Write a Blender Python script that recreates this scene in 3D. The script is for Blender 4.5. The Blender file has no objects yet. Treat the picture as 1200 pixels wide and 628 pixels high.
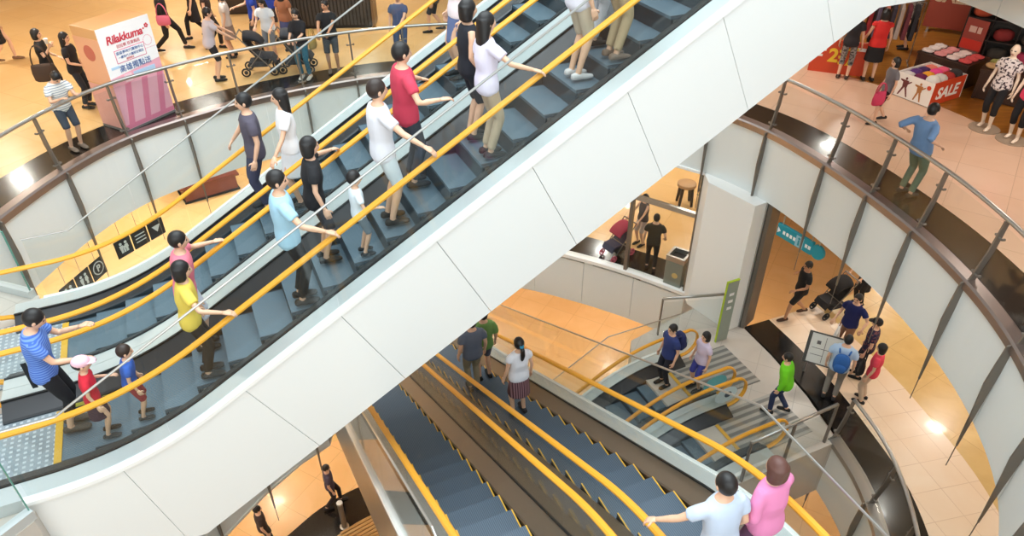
import bpy, math, random
from mathutils import Vector, Matrix
from math import sin, cos, pi, radians, sqrt
random.seed(7)
V = Vector
SC = bpy.context.scene
COL = SC.collection

# ------------------------------------------------------------------ materials
def lin(c):
    return tuple(((x / 255) / 12.92 if x / 255 <= .04045 else ((x / 255 + .055) / 1.055) ** 2.4) for x in c)
MATS = {}
def mat(name, rgb, rough=.5, metal=0., emit=0., coat=0.):
    if name in MATS: return MATS[name]
    m = bpy.data.materials.new(name); m.use_nodes = True
    b = m.node_tree.nodes['Principled BSDF']
    b.inputs['Base Color'].default_value = (*lin(rgb), 1)
    b.inputs['Roughness'].default_value = rough
    b.inputs['Metallic'].default_value = metal
    if coat:
        b.inputs['Coat Weight'].default_value = coat; b.inputs['Coat Roughness'].default_value = .05
    if emit:
        b.inputs['Emission Color'].default_value = (*lin(rgb), 1); b.inputs['Emission Strength'].default_value = emit
    MATS[name] = m
    return m
def nodes(m):
    nt = m.node_tree; return nt, nt.nodes, nt.links, nt.nodes['Principled BSDF']
def noise_mat(name, c1, c2, scale=3., rough=.4, metal=0., detail=4, lo=.35, hi=.65, stretch=None, coat=0.):
    if name in MATS: return MATS[name]
    m = mat(name, c1, rough, metal, coat=coat); nt, N, L, b = nodes(m)
    tc = N.new('ShaderNodeTexCoord'); mp = N.new('ShaderNodeMapping')
    if stretch: mp.inputs['Scale'].default_value = stretch
    n = N.new('ShaderNodeTexNoise'); n.inputs['Scale'].default_value = scale; n.inputs['Detail'].default_value = detail
    r = N.new('ShaderNodeValToRGB'); r.color_ramp.elements[0].position = lo; r.color_ramp.elements[1].position = hi
    r.color_ramp.elements[0].color = (*lin(c1), 1); r.color_ramp.elements[1].color = (*lin(c2), 1)
    L.new(tc.outputs['Object'], mp.inputs[0]); L.new(mp.outputs[0], n.inputs['Vector']); L.new(n.outputs['Fac'], r.inputs[0]); L.new(r.outputs[0], b.inputs['Base Color'])
    return m
def wave_mat(name, c1, c2, scale, axis='Z', rough=.6, metal=0., lo=.45, hi=.55):
    if name in MATS: return MATS[name]
    m = mat(name, c1, rough, metal); nt, N, L, b = nodes(m)
    tc = N.new('ShaderNodeTexCoord'); w = N.new('ShaderNodeTexWave'); w.bands_direction = axis; w.inputs['Scale'].default_value = scale
    r = N.new('ShaderNodeValToRGB'); r.color_ramp.elements[0].position = lo; r.color_ramp.elements[1].position = hi
    r.color_ramp.elements[0].color = (*lin(c1), 1); r.color_ramp.elements[1].color = (*lin(c2), 1)
    L.new(tc.outputs['Object'], w.inputs['Vector']); L.new(w.outputs['Fac'], r.inputs[0]); L.new(r.outputs[0], b.inputs['Base Color'])
    return m
def tile_mat(name, c1, c2, joint, w=.9, h=.9, rot=0., rough=.22, mortar=.006, coat=.3, nscale=1.3, jmix=.35):
    """stone tiles: faint joints over softly veined stone"""
    if name in MATS: return MATS[name]
    m = mat(name, c1, rough, coat=coat); nt, N, L, b = nodes(m)
    tc = N.new('ShaderNodeTexCoord'); mp = N.new('ShaderNodeMapping'); mp.inputs['Rotation'].default_value = (0, 0, rot)
    br = N.new('ShaderNodeTexBrick'); br.offset = 0.; br.inputs['Scale'].default_value = 1.
    br.inputs['Brick Width'].default_value = w; br.inputs['Row Height'].default_value = h; br.inputs['Mortar Size'].default_value = mortar
    br.inputs['Color1'].default_value = (*lin(c1), 1); br.inputs['Color2'].default_value = (*lin([(a * .6 + d * .4) for a, d in zip(c1, c2)]), 1)
    br.inputs['Mortar'].default_value = (*lin(joint), 1)
    n = N.new('ShaderNodeTexNoise'); n.inputs['Scale'].default_value = nscale; n.inputs['Detail'].default_value = 5; n.inputs['Distortion'].default_value = .6
    mx = N.new('ShaderNodeMix'); mx.data_type = 'RGBA'; mx.inputs[7].default_value = (*lin(c2), 1)
    mr = N.new('ShaderNodeMapRange'); mr.inputs[1].default_value = .35; mr.inputs[2].default_value = .75; mr.inputs[3].default_value = 0; mr.inputs[4].default_value = .7
    L.new(tc.outputs['Object'], mp.inputs[0]); L.new(mp.outputs[0], br.inputs['Vector']); L.new(mp.outputs[0], n.inputs['Vector'])
    L.new(n.outputs['Fac'], mr.inputs[0]); L.new(mr.outputs[0], mx.inputs[0]); L.new(br.outputs['Color'], mx.inputs[6]); L.new(mx.outputs[2], b.inputs['Base Color'])
    return m
def glass_mat(name, tint, refl=1.):
    if name in MATS: return MATS[name]
    m = bpy.data.materials.new(name); m.use_nodes = True; nt = m.node_tree; N = nt.nodes; L = nt.links
    N.clear(); out = N.new('ShaderNodeOutputMaterial'); mix = N.new('ShaderNodeMixShader')
    t = N.new('ShaderNodeBsdfTransparent'); t.inputs[0].default_value = (*tint, 1)
    g = N.new('ShaderNodeBsdfGlossy'); g.inputs['Roughness'].default_value = .03
    lw = N.new('ShaderNodeLayerWeight'); lw.inputs[0].default_value = .5
    pw = N.new('ShaderNodeMath'); pw.operation = 'POWER'; pw.inputs[1].default_value = 5.; L.new(lw.outputs['Facing'], pw.inputs[0])
    f = N.new('ShaderNodeMath'); f.operation = 'MULTIPLY_ADD'; f.inputs[1].default_value = .9; f.inputs[2].default_value = .035; L.new(pw.outputs[0], f.inputs[0])
    mu = N.new('ShaderNodeMath'); mu.operation = 'MULTIPLY'; mu.inputs[1].default_value = refl
    L.new(f.outputs[0], mu.inputs[0]); L.new(mu.outputs[0], mix.inputs[0]); L.new(t.outputs[0], mix.inputs[1]); L.new(g.outputs[0], mix.inputs[2]); L.new(mix.outputs[0], out.inputs[0])
    MATS[name] = m
    return m

M = dict(
    clad=mat('white_cladding_panel', (236, 237, 235), .32),
    lip=mat('white_gloss_edge', (246, 246, 244), .2),
    fascia=mat('white_fascia_panel', (224, 230, 230), .35),
    seam=mat('grey_seam', (206, 206, 204), .6),
    silver=mat('satin_silver_deck', (206, 212, 213), .35, .35),
    steel=mat('satin_steel', (178, 176, 172), .3, .85),
    darksteel=mat('grey_steel_blade', (128, 121, 113), .42, .6),
    bronze=mat('bronze_edge_trim', (146, 132, 126), .3, .8),
    skirt=mat('bronze_skirt_panel', (98, 80, 64), .38, .6),
    bluesteel=mat('blue_grey_skirt', (88, 104, 112), .25, .7),
    skirtdark=mat('dark_grey_skirt', (58, 66, 72), .3, .5),
    black=mat('black_rubber', (22, 22, 24), .5),
    decdark=mat('dark_inner_deck', (64, 64, 66), .35, .6),
    decbronze=mat('bronze_inner_deck', (118, 106, 92), .35, .6),
    yellow=mat('yellow_handrail_rubber', (228, 160, 42), .4),
    yline=mat('yellow_safety_line', (214, 164, 48), .5),
    granite=noise_mat('black_speckled_granite', (16, 15, 15), (52, 44, 40), 26, .2, 0, lo=.52, hi=.78, coat=.15),
    stepd=wave_mat('dark_blue_grey_step', (64, 76, 90), (84, 98, 112), 14, 'Y', .42, .35, .3, .7),
    step=wave_mat('blue_grey_step', (84, 102, 116), (112, 132, 146), 14, 'Y', .42, .35, .3, .7),
    riser=mat('dark_step_riser', (44, 52, 60), .45, .3),
    plate=None,
    glass=glass_mat('clear_green_glass', (.955, .972, .968), .7),
    gedge=mat('green_glass_edge', (96, 150, 136), .15),
    tilA=tile_mat('pink_beige_stone_tile', (228, 192, 166), (220, 178, 148), (190, 152, 124), .95, .95, .6, .3, coat=.12),
    tilL=tile_mat('warm_lit_stone_tile', (226, 190, 136), (214, 170, 108), (188, 146, 94), 1.2, 1.2, .5, .3, coat=.12),  # yellower lamplight of the left and far floors is put into this stone colour
    tilB=tile_mat('pale_beige_tile', (238, 216, 192), (230, 200, 168), (204, 174, 146), .62, .62, 1.35, .3, coat=.12),
    tilY=tile_mat('yellow_tan_marble', (220, 188, 126), (198, 158, 96), (180, 142, 86), 1.2, 1.2, 1.0, .3, nscale=2.2, coat=.12),
    tilC=tile_mat('orange_beige_tile', (230, 186, 132), (218, 168, 108), (190, 146, 96), 1.1, 1.1, .5, .3, coat=.12),
    grey=tile_mat('light_grey_stone', (200, 192, 182), (188, 178, 168), (164, 156, 148), .9, .9, .43, .35, coat=.05),
    wood=noise_mat('orange_wood_floor', (176, 116, 44), (150, 92, 28), 2, .3, stretch=(1, 8, 1)),
    ceil=mat('white_soffit', (230, 226, 218), .7),
    wallw=mat('warm_wall', (200, 176, 140), .6),
    redsign=mat('sale_red', (190, 58, 34), .5),
    white=mat('white_paint', (240, 240, 238), .5),
    blackp=mat('black_panel', (24, 23, 24), .35),
)

# ------------------------------------------------------------------ mesh building
class MB:
    def __init__(s): s.v = []; s.f = []; s.m = []
    def add(s, vs, fs, mi=0):
        b = len(s.v); s.v += [tuple(x) for x in vs]; s.f += [tuple(b + i for i in f) for f in fs]; s.m += [mi] * len(fs)
    def box(s, lo, hi, mi=0, R=None, o=None):
        x0, y0, z0 = lo; x1, y1, z1 = hi
        vs = [V(p) for p in ((x0, y0, z0), (x1, y0, z0), (x1, y1, z0), (x0, y1, z0), (x0, y0, z1), (x1, y0, z1), (x1, y1, z1), (x0, y1, z1))]
        if R is not None: vs = [R @ p for p in vs]
        if o is not None: vs = [p + V(o) for p in vs]
        s.add(vs, [(3, 2, 1, 0), (4, 5, 6, 7), (0, 1, 5, 4), (1, 2, 6, 5), (2, 3, 7, 6), (3, 0, 4, 7)], mi)
    def prism(s, poly, z0, z1, mi=0, mit=None):
        n = len(poly)
        a = sum(poly[i][0] * poly[(i + 1) % n][1] - poly[(i + 1) % n][0] * poly[i][1] for i in range(n))
        if a < 0: poly = poly[::-1]
        vs = [(x, y, z0) for x, y in poly] + [(x, y, z1) for x, y in poly]
        s.add(vs, [tuple(range(n))[::-1]] + [(i, (i + 1) % n, n + (i + 1) % n, n + i) for i in range(n)], mi)
        s.add(vs, [tuple(range(n, 2 * n))], mi if mit is None else mit)
    def xprism(s, poly, fn, mi=0):
        """poly of (a,b); fn(a,b,k) -> 3D for k in 0,1: a thick plate"""
        n = len(poly)
        vs = [fn(a, b, 0) for a, b in poly] + [fn(a, b, 1) for a, b in poly]
        s.add(vs, [tuple(range(n))[::-1], tuple(range(n, 2 * n))] + [(i, (i + 1) % n, n + (i + 1) % n, n + i) for i in range(n)], mi)
    def loft(s, rings, mi=0, cap=True, closed=False):
        n = len(rings[0]); b = []
        for r in rings: b += list(r)
        fs = []
        K = len(rings)
        for k in range(K if closed else K - 1):
            k2 = (k + 1) % K
            for i in range(n):
                j = (i + 1) % n
                fs.append((k * n + i, k * n + j, k2 * n + j, k2 * n + i))
        if cap and not closed: fs += [tuple(range(n))[::-1], tuple((K - 1) * n + i for i in range(n))]
        s.add(b, fs, mi)
    def tube(s, pts, rad, n=8, mi=0, sq=1.):
        pts = [V(p) for p in pts]; rings = []
        if not hasattr(rad, '__len__'): rad = [rad] * len(pts)
        u = None
        for i, p in enumerate(pts):
            t = (pts[min(i + 1, len(pts) - 1)] - pts[max(i - 1, 0)]).normalized()
            if u is None:
                a = V((1, 0, 0)) if abs(t.x) < .8 else V((0, 1, 0))
                u = (a - t * a.dot(t)).normalized()
            else: u = (u - t * u.dot(t)).normalized()
            w = t.cross(u)
            rings.append([p + u * (rad[i] * cos(2 * pi * k / n)) + w * (rad[i] * sq * sin(2 * pi * k / n)) for k in range(n)])
        s.loft(rings, mi)
    def ell(s, c, r, nu=14, nv=9, mi=0, R=None, fn=None):
        c = V(c); rings = []
        for j in range(1, nv):
            a = pi * j / nv; ring = []
            for i in range(nu):
                b = 2 * pi * i / nu
                p = V((r[0] * sin(a) * cos(b), r[1] * sin(a) * sin(b), r[2] * cos(a)))
                if fn: p = fn(p)
                ring.append(c + (R @ p if R is not None else p))
            rings.append(ring)
        rings = rings[::-1]
        s.loft(rings, mi)

def obj(name, mb, mats, parent=None, smooth=False, bevel=0, loc=None, rot=None):
    me = bpy.data.meshes.new(name); me.from_pydata(mb.v, [], mb.f)
    if not isinstance(mats, (list, tuple)): mats = [mats]
    for x in mats: me.materials.append(x)
    me.polygons.foreach_set('material_index', mb.m)
    if smooth: me.polygons.foreach_set('use_smooth', [True] * len(mb.f))
    me.update()
    o = bpy.data.objects.new(name, me); COL.objects.link(o)
    if parent: o.parent = parent
    if loc: o.location = loc
    if rot: o.rotation_euler = rot
    if bevel:
        bv = o.modifiers.new('bevel', 'BEVEL'); bv.width = bevel; bv.segments = 2; bv.limit_method = 'ANGLE'; bv.angle_limit = radians(40)
    return o
def tag(o, label, cat, group=None, kind=None):
    o['label'] = label; o['category'] = cat
    if group: o['group'] = group
    if kind: o['kind'] = kind
    return o
def thing(name, label, cat, loc=(0, 0, 0), rz=0., group=None):
    o = bpy.data.objects.new(name, None); COL.objects.link(o); o.empty_display_size = .1
    o.location = loc; o.rotation_euler = (0, 0, rz)
    return tag(o, label, cat, group)
def struct(name, mb, mats, label=None, smooth=False, bevel=0):
    o = obj(name, mb, mats, smooth=smooth, bevel=bevel); o['kind'] = 'structure'; o['category'] = name.split('.')[0].split('_')[0]
    if label: o['label'] = label
    return o
def text(name, body, size, m, parent, loc, rot=(pi / 2, 0, 0), bold=0., align='CENTER', shear=0., spacing=1.):
    c = bpy.data.curves.new(name, 'FONT'); c.body = body; c.size = size; c.align_x = align; c.align_y = 'CENTER'; c.extrude = .0015; c.offset = bold; c.shear = shear; c.space_character = spacing
    o = bpy.data.objects.new(name, c); COL.objects.link(o)
    dg = bpy.context.evaluated_depsgraph_get(); me = bpy.data.meshes.new_from_object(o.evaluated_get(dg))
    bpy.data.objects.remove(o); me.materials.clear(); me.materials.append(m)
    o = bpy.data.objects.new(name, me); COL.objects.link(o); o.parent = parent; o.location = loc; o.rotation_euler = rot
    return o
def disc(mb, fn, c, r, mi=0, n=20, r2=None):
    """flat disc of fn(a,b,k)"""
    mb.xprism([(c[0] + r * cos(2 * pi * i / n), c[1] + (r2 or r) * sin(2 * pi * i / n)) for i in range(n)], fn, mi)

# ------------------------------------------------------------------ frames of the place
ZA, ZB, ZC, ZZ = 0., -5., -10., 5.2
PSI = radians(24.57); E1 = V((cos(PSI), sin(PSI), 0)); N1 = V((-sin(PSI), cos(PSI), 0))
BET = radians(23.66); E2 = V((-sin(BET), cos(BET), 0)); N2 = V((cos(BET), sin(BET), 0))
def P1(t, c): p = E1 * t + N1 * c; return (p.x, p.y)
def P2(s, c): p = E2 * s + N2 * c; return (p.x, p.y)

# ------------------------------------------------------------------ curves
def spline(pts, d=.22):
    P = [V((*p, 0)) for p in pts]; P = [P[0] * 2 - P[1]] + P + [P[-1] * 2 - P[-2]]; out = []
    for i in range(1, len(P) - 2):
        n = max(2, int((P[i + 1] - P[i]).length / d))
        for k in range(n):
            t = k / n; a, b, c, e = P[i - 1:i + 3]
            out.append(.5 * ((2 * b) + (c - a) * t + (2 * a - 5 * b + 4 * c - e) * t * t + (3 * b - a - 3 * c + e) * t ** 3))
    out.append(P[-2]); return out
class Curve:
    def __init__(s, pts):
        s.p = spline(pts); n = len(s.p); s.n = []; s.s = [0.]
        for i in range(n):
            t = (s.p[min(i + 1, n - 1)] - s.p[max(i - 1, 0)]).normalized(); s.n.append(V((-t.y, t.x, 0)))
            if i: s.s.append(s.s[-1] + (s.p[i] - s.p[i - 1]).length)
    def at(s, u):
        u = max(0, min(s.s[-1], u))
        for i in range(1, len(s.s)):
            if s.s[i] >= u:
                k = (u - s.s[i - 1]) / (s.s[i] - s.s[i - 1])
                return s.p[i - 1].lerp(s.p[i], k), s.n[i - 1].lerp(s.n[i], k).normalized()
    def near(s, q):
        q = V((*q, 0)); return min(range(len(s.p)), key=lambda i: (s.p[i] - q).length)
    def u(s, q): return s.s[s.near(q)]
    def strip(s, mb, prof, mi=0, u0=0, u1=1e9, closed=True, step=None):
        """sweep prof [(r, z)] along the curve"""
        us = [u0] + [x for x in s.s if u0 + .03 < x < min(u1, s.s[-1]) - .03] + [min(u1, s.s[-1])]
        rings = []
        for x in us:
            p, n = s.at(x); rings.append([p + n * r + V((0, 0, z)) for r, z in prof])
        if closed: mb.loft([r[::-1] for r in rings], mi)
        else:
            n = len(prof); b = [q for r in rings for q in r]
            mb.add(b, [(k * n + i, k * n + i + 1, (k + 1) * n + i + 1, (k + 1) * n + i) for k in range(len(us) - 1) for i in range(n - 1)], mi)
OV = [(-8.75, 8.9), (-8.72, 10.0), (-8.45, 11.9), (-7.92, 13.4), (-7.02, 14.5), (-5.85, 15.52), (-4.4, 16.4), (-3.0, 17.0), (-1.4, 17.32), (0.2, 17.15), (1.8, 16.5), (3.2, 15.75), (4.4, 14.95),
      (5.3, 13.9), (5.9, 12.65), (6.35, 11.3), (6.68, 9.9), (6.8, 8.5), (6.72, 7.3), (6.45, 6.2), (6.0, 5.3), (5.3, 4.3), (4.6, 3.4)]
CA = Curve(OV)
# ------------------------------------------------------------------ escalators
class Esc:
    """local frame: x = T along the ascending horizontal axis (0 at the lower kink), y = c to the left, z above the lower landing"""
    def __init__(s, name, label, group, base, yaw, rise, ang, half, left, right, Ta, Tb, lo_pl, hi_pl, style, stickers=None, sl=None):
        s.ta = math.tan(ang); s.rise = rise; s.R = rise / s.ta; s.half = half; s.ang = ang
        s.root = thing(name, label, 'escalator', base, yaw, group); s.Mw = Matrix.Translation(base) @ Matrix.Rotation(yaw, 4, 'Z')
        s.W = .9; s.build(left, right, Ta, Tb, lo_pl, hi_pl, style)
    def ramp(s, u):
        w = s.W
        return 0 if u < -w else u if u > w else (u + w) ** 2 / (4 * w)
    def z(s, T): return s.ta * (s.ramp(T) - s.ramp(T - s.R))
    def ts(s, a, b, d=.16):
        k0, k1 = 1.1, s.R - 1.1; out = []; x = a
        while x < b - 1e-6:
            out.append(x)
            x += d if (x < k0 or x > k1 - 1e-6) else min(1.2, max(k1 - x, d))
        out.append(b); return out
    def strip(s, mb, prof, a, b, mi=0, zf=None):
        zf = zf or s.z
        rings = [[(T, c, zf(T) + h) for c, h in prof] for T in s.ts(a, b)]
        mb.loft(rings, mi)
    def world(s, T, c, h=0.): return s.Mw @ V((T, c, s.z(T) + h))
    def stand(s, T, c):
        k = round((T + .7) / .4); T2 = -.7 + k * .4
        if T < -.9 or T > s.R + .9: T2 = T
        p = s.Mw @ V((T2 - .05, c, s.z(T2) + .012)); return p
    def build(s, left, right, Ta, Tb, lo, hi, st):
        root, h = s.root, s.half; R = s.R
        HR = .85
        # steps: one mesh, copied
        hw = h - .27
        mb = MB()
        mb.box((-.2, -hw, -.035), (.2, hw, 0), 0)
        mb.box((-.2, -hw, -.26), (-.165, hw, -.035), 1)
        for k in range(-1, 2, 2): mb.box((-.2, k * hw - .016 if k > 0 else -hw, 0), (.2, hw if k > 0 else -hw + .016, .004), 2)
        T = -.7; first = None
        while T < R + .9:
            if first is None: o = first = obj('step', mb, [M['stepd'] if isinstance(st, dict) else M['step'], M['riser'], M['yline'] if st != 'plain' else M['riser']], root)
            else: o = first.copy(); COL.objects.link(o); o.parent = root
            o.location = (T, 0, s.z(T)); T += .4
        # landing plates and combs
        for a, b, z, sg in ((lo[0], -.9, 0, 1), (R + .9, hi[1], s.rise, -1)):
            mb = MB(); mb.box((a, -h + .02, z - .05), (b, h - .02, z + .012)); obj('landing_plate', mb, M['plate_' + lo[2]] if sg > 0 else M['plate_' + hi[2]], root)
            mb = MB(); e = b if sg > 0 else a
            mb.box((e - .04, -hw, z + .012), (e + .04, hw, z + .018)); obj('comb', mb, M['yline'], root)
        for side, sg in ((left, 1), (right, -1)):
            ca = sg * (h - .25); cg = sg * h; co = sg * (h + side['out'] + (.03 if side.get('outer') else 0)); cgi = sg * (h - .012)
            # skirt panel with inner deck up to the glass
            mb = MB(); s.strip(mb, [(ca, -.2), (ca, .03), (ca + sg * .03, .03), (ca + sg * .03, -.2)], Ta, Tb)
            obj('skirt_panel', mb, st['skirt'] if isinstance(st, dict) else M['skirtdark'], root)
            mb = MB(); s.strip(mb, [(ca, .03), (ca + sg * .02, .05), (cg + sg * .02, .16), (cg + sg * .02, .10), (ca + sg * .03, .03)], Ta, Tb); obj('inner_deck', mb, M['decbronze'] if isinstance(st, dict) else M['decdark'], root)
            mb = MB(); s.strip(mb, [(cg - sg * .014, .158), (cg + sg * .014, .158), (cg + sg * .014, .172), (cg - sg * .014, .172)], Ta, Tb)
            obj('glass_gasket', mb, M['black'], root)
            # deck
            mb = MB(); s.strip(mb, [(cg + sg * .02, .0), (cg + sg * .02, .16), (co, .16), (co, .0)], Ta, Tb)
            obj('deck', mb, M[side['deck']], root)
            # balustrade glass with rounded newels, split in panels
            r = (HR - .16) / 2 + .02; zc = .16 + r - .02
            Na, Nb = Ta - .15, Tb + .15
            cuts = [Na + .1] + [1.0 + k * (R - 2.) / 4 for k in range(5)] + [Nb - .1]
            for i in range(len(cuts) - 1):
                a, b = cuts[i] + .004, cuts[i + 1] - .004; poly = []
                tt = s.ts(a, b)
                bot = [(x, s.z(x) + .14) for x in tt]; top = [(x, s.z(x) + HR - .02) for x in tt]
                if i == 0:
                    top = [(a + r * cos(q) * .95, zc + r * .95 * sin(q)) for q in [pi * (1.5 - k / 10) for k in range(0, 10)]] + top; bot = bot
                poly = bot + top[::-1]
                if i == len(cuts) - 2:
                    zt = s.rise + zc; arc = [(b + r * .95 * cos(q), zt + r * .95 * sin(q)) for q in [pi * (-.5 + k / 10) for k in range(1, 11)]]
                    poly = bot + arc + top[::-1]
                mb = MB(); mb.xprism(poly, lambda x, z, k: (x, cg + (k - .5) * .012, z)); obj('balustrade_glass', mb, M['glass'], root)
            # handrail loop
            path = [(x, s.z(x) + HR) for x in s.ts(Na + .1, Nb - .1, .14)]
            lo_arc = [(Na + .1 + r * cos(q), zc + r * sin(q)) for q in [pi * (1.5 - k / 12) for k in range(0, 12)]]
            hi_arc = [(Nb - .1 + r * cos(q), s.rise + zc + r * sin(q)) for q in [pi * (.5 - k / 12) for k in range(1, 13)]]
            path = [(Na + .2, .1)] + lo_arc + path + hi_arc + [(Nb - .2, s.rise + .1)]
            rings = []
            for i, (x, z) in enumerate(path):
                x0, z0 = path[max(i - 1, 0)]; x1, z1 = path[min(i + 1, len(path) - 1)]
                d = V((x1 - x0, 0, z1 - z0)).normalized(); n = V((-d.z, 0, d.x)); p = V((x, cg, z))
                rings.append([p + n * b + V((0, a, 0)) for a, b in ((-.04, -.012), (-.04, .008), (-.022, .026), (.022, .026), (.04, .008), (.04, -.012))])
            mb = MB(); mb.loft(rings); obj('handrail', mb, M['yellow'], root, smooth=False)
            if side.get('outer'):
                # cladding panels square to the slope, the soffit and the bright edge
                cl = co - sg * .02
                def zb(T): return max(-1.28, min(s.ta * T - 1.28 / cos(s.ang), s.rise - 1.28))
                Ca, Cb = side.get('ca', Ta - .0), side.get('cb', Tb)
                mb = MB(); s.strip(mb, [(cl + sg * .075, .10), (cl + sg * .075, .15), (cl + sg * .06, .17), (cl, .17), (cl, .10)], Ca, Cb); obj('edge_moulding', mb, M['lip'], root)
                tanh = math.tan(s.ang / 2)
                ups = [Ca] + [x for x in (-.2, 1.2, 2.35, 3.5, 4.65, 5.8, 6.95, 8.1, 9.3) if Ca + .5 < x < Cb - .5] + [Cb]
                def shift(x):   # a seam square to the slope runs down and along
                    return 0 if x in (Ca, Cb) else (tan_seam if 0 < x < R else tan_seam * .5)
                tan_seam = 1.28 * sin(s.ang)
                for i in range(len(ups) - 1):
                    a, b = ups[i] + .003, ups[i + 1] - .003
                    tt = s.ts(a, b); top = [(x, s.z(x) + .12) for x in tt]
                    a2, b2 = a + shift(ups[i]), b + shift(ups[i + 1]); ks = sorted([x for x in (1.28 * tanh, R + 1.28 * tanh) if a2 < x < b2])
                    bot = [(x, zb(x)) for x in [a2] + ks + [b2]]
                    mb = MB(); mb.xprism(bot + top[::-1], lambda x, z, k: (x, cl + sg * (.055 if k else .0), z)); obj('cladding_panel', mb, side.get('mat', M['clad']), root)
                mb = MB()
                tt = sorted([Ca, 1.28 * tanh, R + 1.28 * tanh, Cb]); tt2 = s.ts(Ca, Cb)
                mb.xprism([(x, zb(x) + .03) for x in tt] + [(x, s.z(x) + .1) for x in tt2][::-1], lambda x, z, k: (x, cl + sg * (.0 if k else -.03), z)); obj('cladding_backing', mb, M['seam'], root)
                if side.get('guard'):
                    g = side['guard']; cgd = co + sg * .0
                    def zt(T): return min(max(1.13, s.ta * T + 1.44), s.rise + 1.16)
                    Ga, Gb = g; k0 = (1.13 - 1.44) / s.ta; k1 = (s.rise + 1.16 - 1.44) / s.ta
                    mb = MB(); tops = [Ga] + [x for x in (k0, k1) if Ga < x < Gb] + [Gb]
                    cutg = [Ga] + [x for x in (k0 + .9, k0 + 2.9, k0 + 4.9, k0 + 6.9, k0 + 8.9) if Ga + .5 < x < Gb - .5] + [Gb]
                    for i in range(len(cutg) - 1):
                        a, b = cutg[i] + .005, cutg[i + 1] - .005
                        tt = s.ts(a, b, .25); kk = [x for x in (k0, k1) if a < x < b]
                        mb = MB(); mb.xprism([(x, s.z(x) + .15) for x in tt] + [(x, zt(x)) for x in [a] + kk + [b]][::-1], lambda x, z, k: (x, cgd + (k - .5) * .012, z)); obj('guard_glass', mb, M['glass'], root)
                    mb = MB()
                    for i in range(len(tops) - 1):
                        mb.tube([(tops[i], cgd, zt(tops[i])), (tops[i + 1], cgd, zt(tops[i + 1]))], .013, 6)
                    obj('guard_top_rail', mb, M['steel'], root)
        # soffit
        mb = MB(); q = 1.28 * math.tan(s.ang / 2); cs = [-(h + right['out']) + .04, h + left['out'] - .04]
        for (a, za), (b, zb_) in zip([(Ta, -1.28), (q, -1.28), (R + q, s.rise - 1.28)], [(q, -1.28), (R + q, s.rise - 1.28), (Tb, s.rise - 1.28)]):
            mb.add([(a, cs[0], za), (b, cs[0], zb_), (b, cs[1], zb_), (a, cs[1], za), (a, cs[0], za + .04), (b, cs[0], zb_ + .04), (b, cs[1], zb_ + .04), (a, cs[1], za + .04)], [(0, 1, 2, 3), (7, 6, 5, 4), (0, 4, 5, 1), (3, 2, 6, 7)])
        obj('soffit', mb, M['clad'], root)

def plates():
    M['plate_grid'] = tile_mat('fine_grid_landing_plate', (196, 202, 206), (176, 184, 190), (120, 130, 138), .075, .075, 0, .35, .022, 0, 3)
    M['plate_rib'] = wave_mat('ribbed_landing_plate', (122, 122, 120), (172, 170, 164), 1.9, 'Y', .4, .4, .3, .7)
plates()
A30, A28 = radians(30), radians(28.47)
main_near = Esc('escalator', 'nearest big white-clad escalator crossing the picture from lower left to upper right', 'two escalators inside the big white truss',
    (*P1(-1.5, 7.395), 0), PSI, 5.2, A30, .70, dict(out=.21, deck='silver'), dict(out=.24, deck='silver', outer=True, guard=(-1.1, 10.), ca=-1.15, cb=11.4), -1.5, 10.3, (-2.7, 0, 'grid'), (0, 11.0, 'grid'), 'plain')
main_far = Esc('escalator', 'far lane of the big white escalator, beside the left balcony', 'two escalators inside the big white truss',
    (*P1(-1.5, 9.21), 0), PSI, 5.2, A30, .69, dict(out=.23, deck='silver', outer=True, guard=(-1.1, 10.), ca=-1.15, cb=11.4), dict(out=.21, deck='silver'), -1.5, 10.3, (-2.7, 0, 'grid'), (0, 11.0, 'grid'), 'plain')
# descending pair in the middle foreground: lower kink at s0
S0 = 3.17 + 5. / math.tan(A28)
brz = dict(skirt=M['skirt'])
low_l = Esc('escalator', 'empty left escalator of the bronze pair running down from the bottom edge', 'two bronze-skirted escalators in the foreground',
    (*P2(S0, 1.79), ZB), BET - pi / 2, 5., A28, .625, dict(out=.19, deck='decbronze'), dict(out=.26, deck='silver', outer=True, guard=(-1., 10.7), mat=M['steel']), -1.4, S0 - 1.3, (-2.5, 0, 'rib'), (0, S0 - 1.0, 'grid'), brz)
low_r = Esc('escalator', 'right escalator of the bronze pair, with riders seen from behind', 'two bronze-skirted escalators in the foreground',
    (*P2(S0, 3.44), ZB), BET - pi / 2, 5., A28, .645, dict(out=.22, deck='silver', outer=True, guard=(-1., 10.7)), dict(out=.19, deck='decbronze'), -1.4, S0 - 1.3, (-2.5, 0, 'rib'), (0, S0 - 1.0, 'grid'), brz)
# pair going down from the middle floor
T3 = 7.3 - 5. / math.tan(A30)
R3 = 5. / math.tan(A30)
third_far = Esc('escalator', 'escalator behind the railing carrying two riders down from the middle floor', 'two escalators down from the middle floor',
    (*P1(T3, 9.0), ZC), PSI, 5., A30, .665, dict(out=.24, deck='silver', outer=True, guard=(6.75, R3 + 1.4)), dict(out=.18, deck='silver'), -1.4, R3 + 1.35, (-2.5, 0, 'rib'), (0, R3 + 2.6, 'rib'), 'plain')
third_near = Esc('escalator', 'empty escalator next to the straight steel railing of the middle floor', 'two escalators down from the middle floor',
    (*P1(T3, 7.345), ZC), PSI, 5., A30, .625, dict(out=.18, deck='silver'), dict(out=.24, deck='silver', outer=True), -1.4, R3 + 1.35, (-2.5, 0, 'rib'), (0, R3 + 2.6, 'rib'), 'plain')
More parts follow.
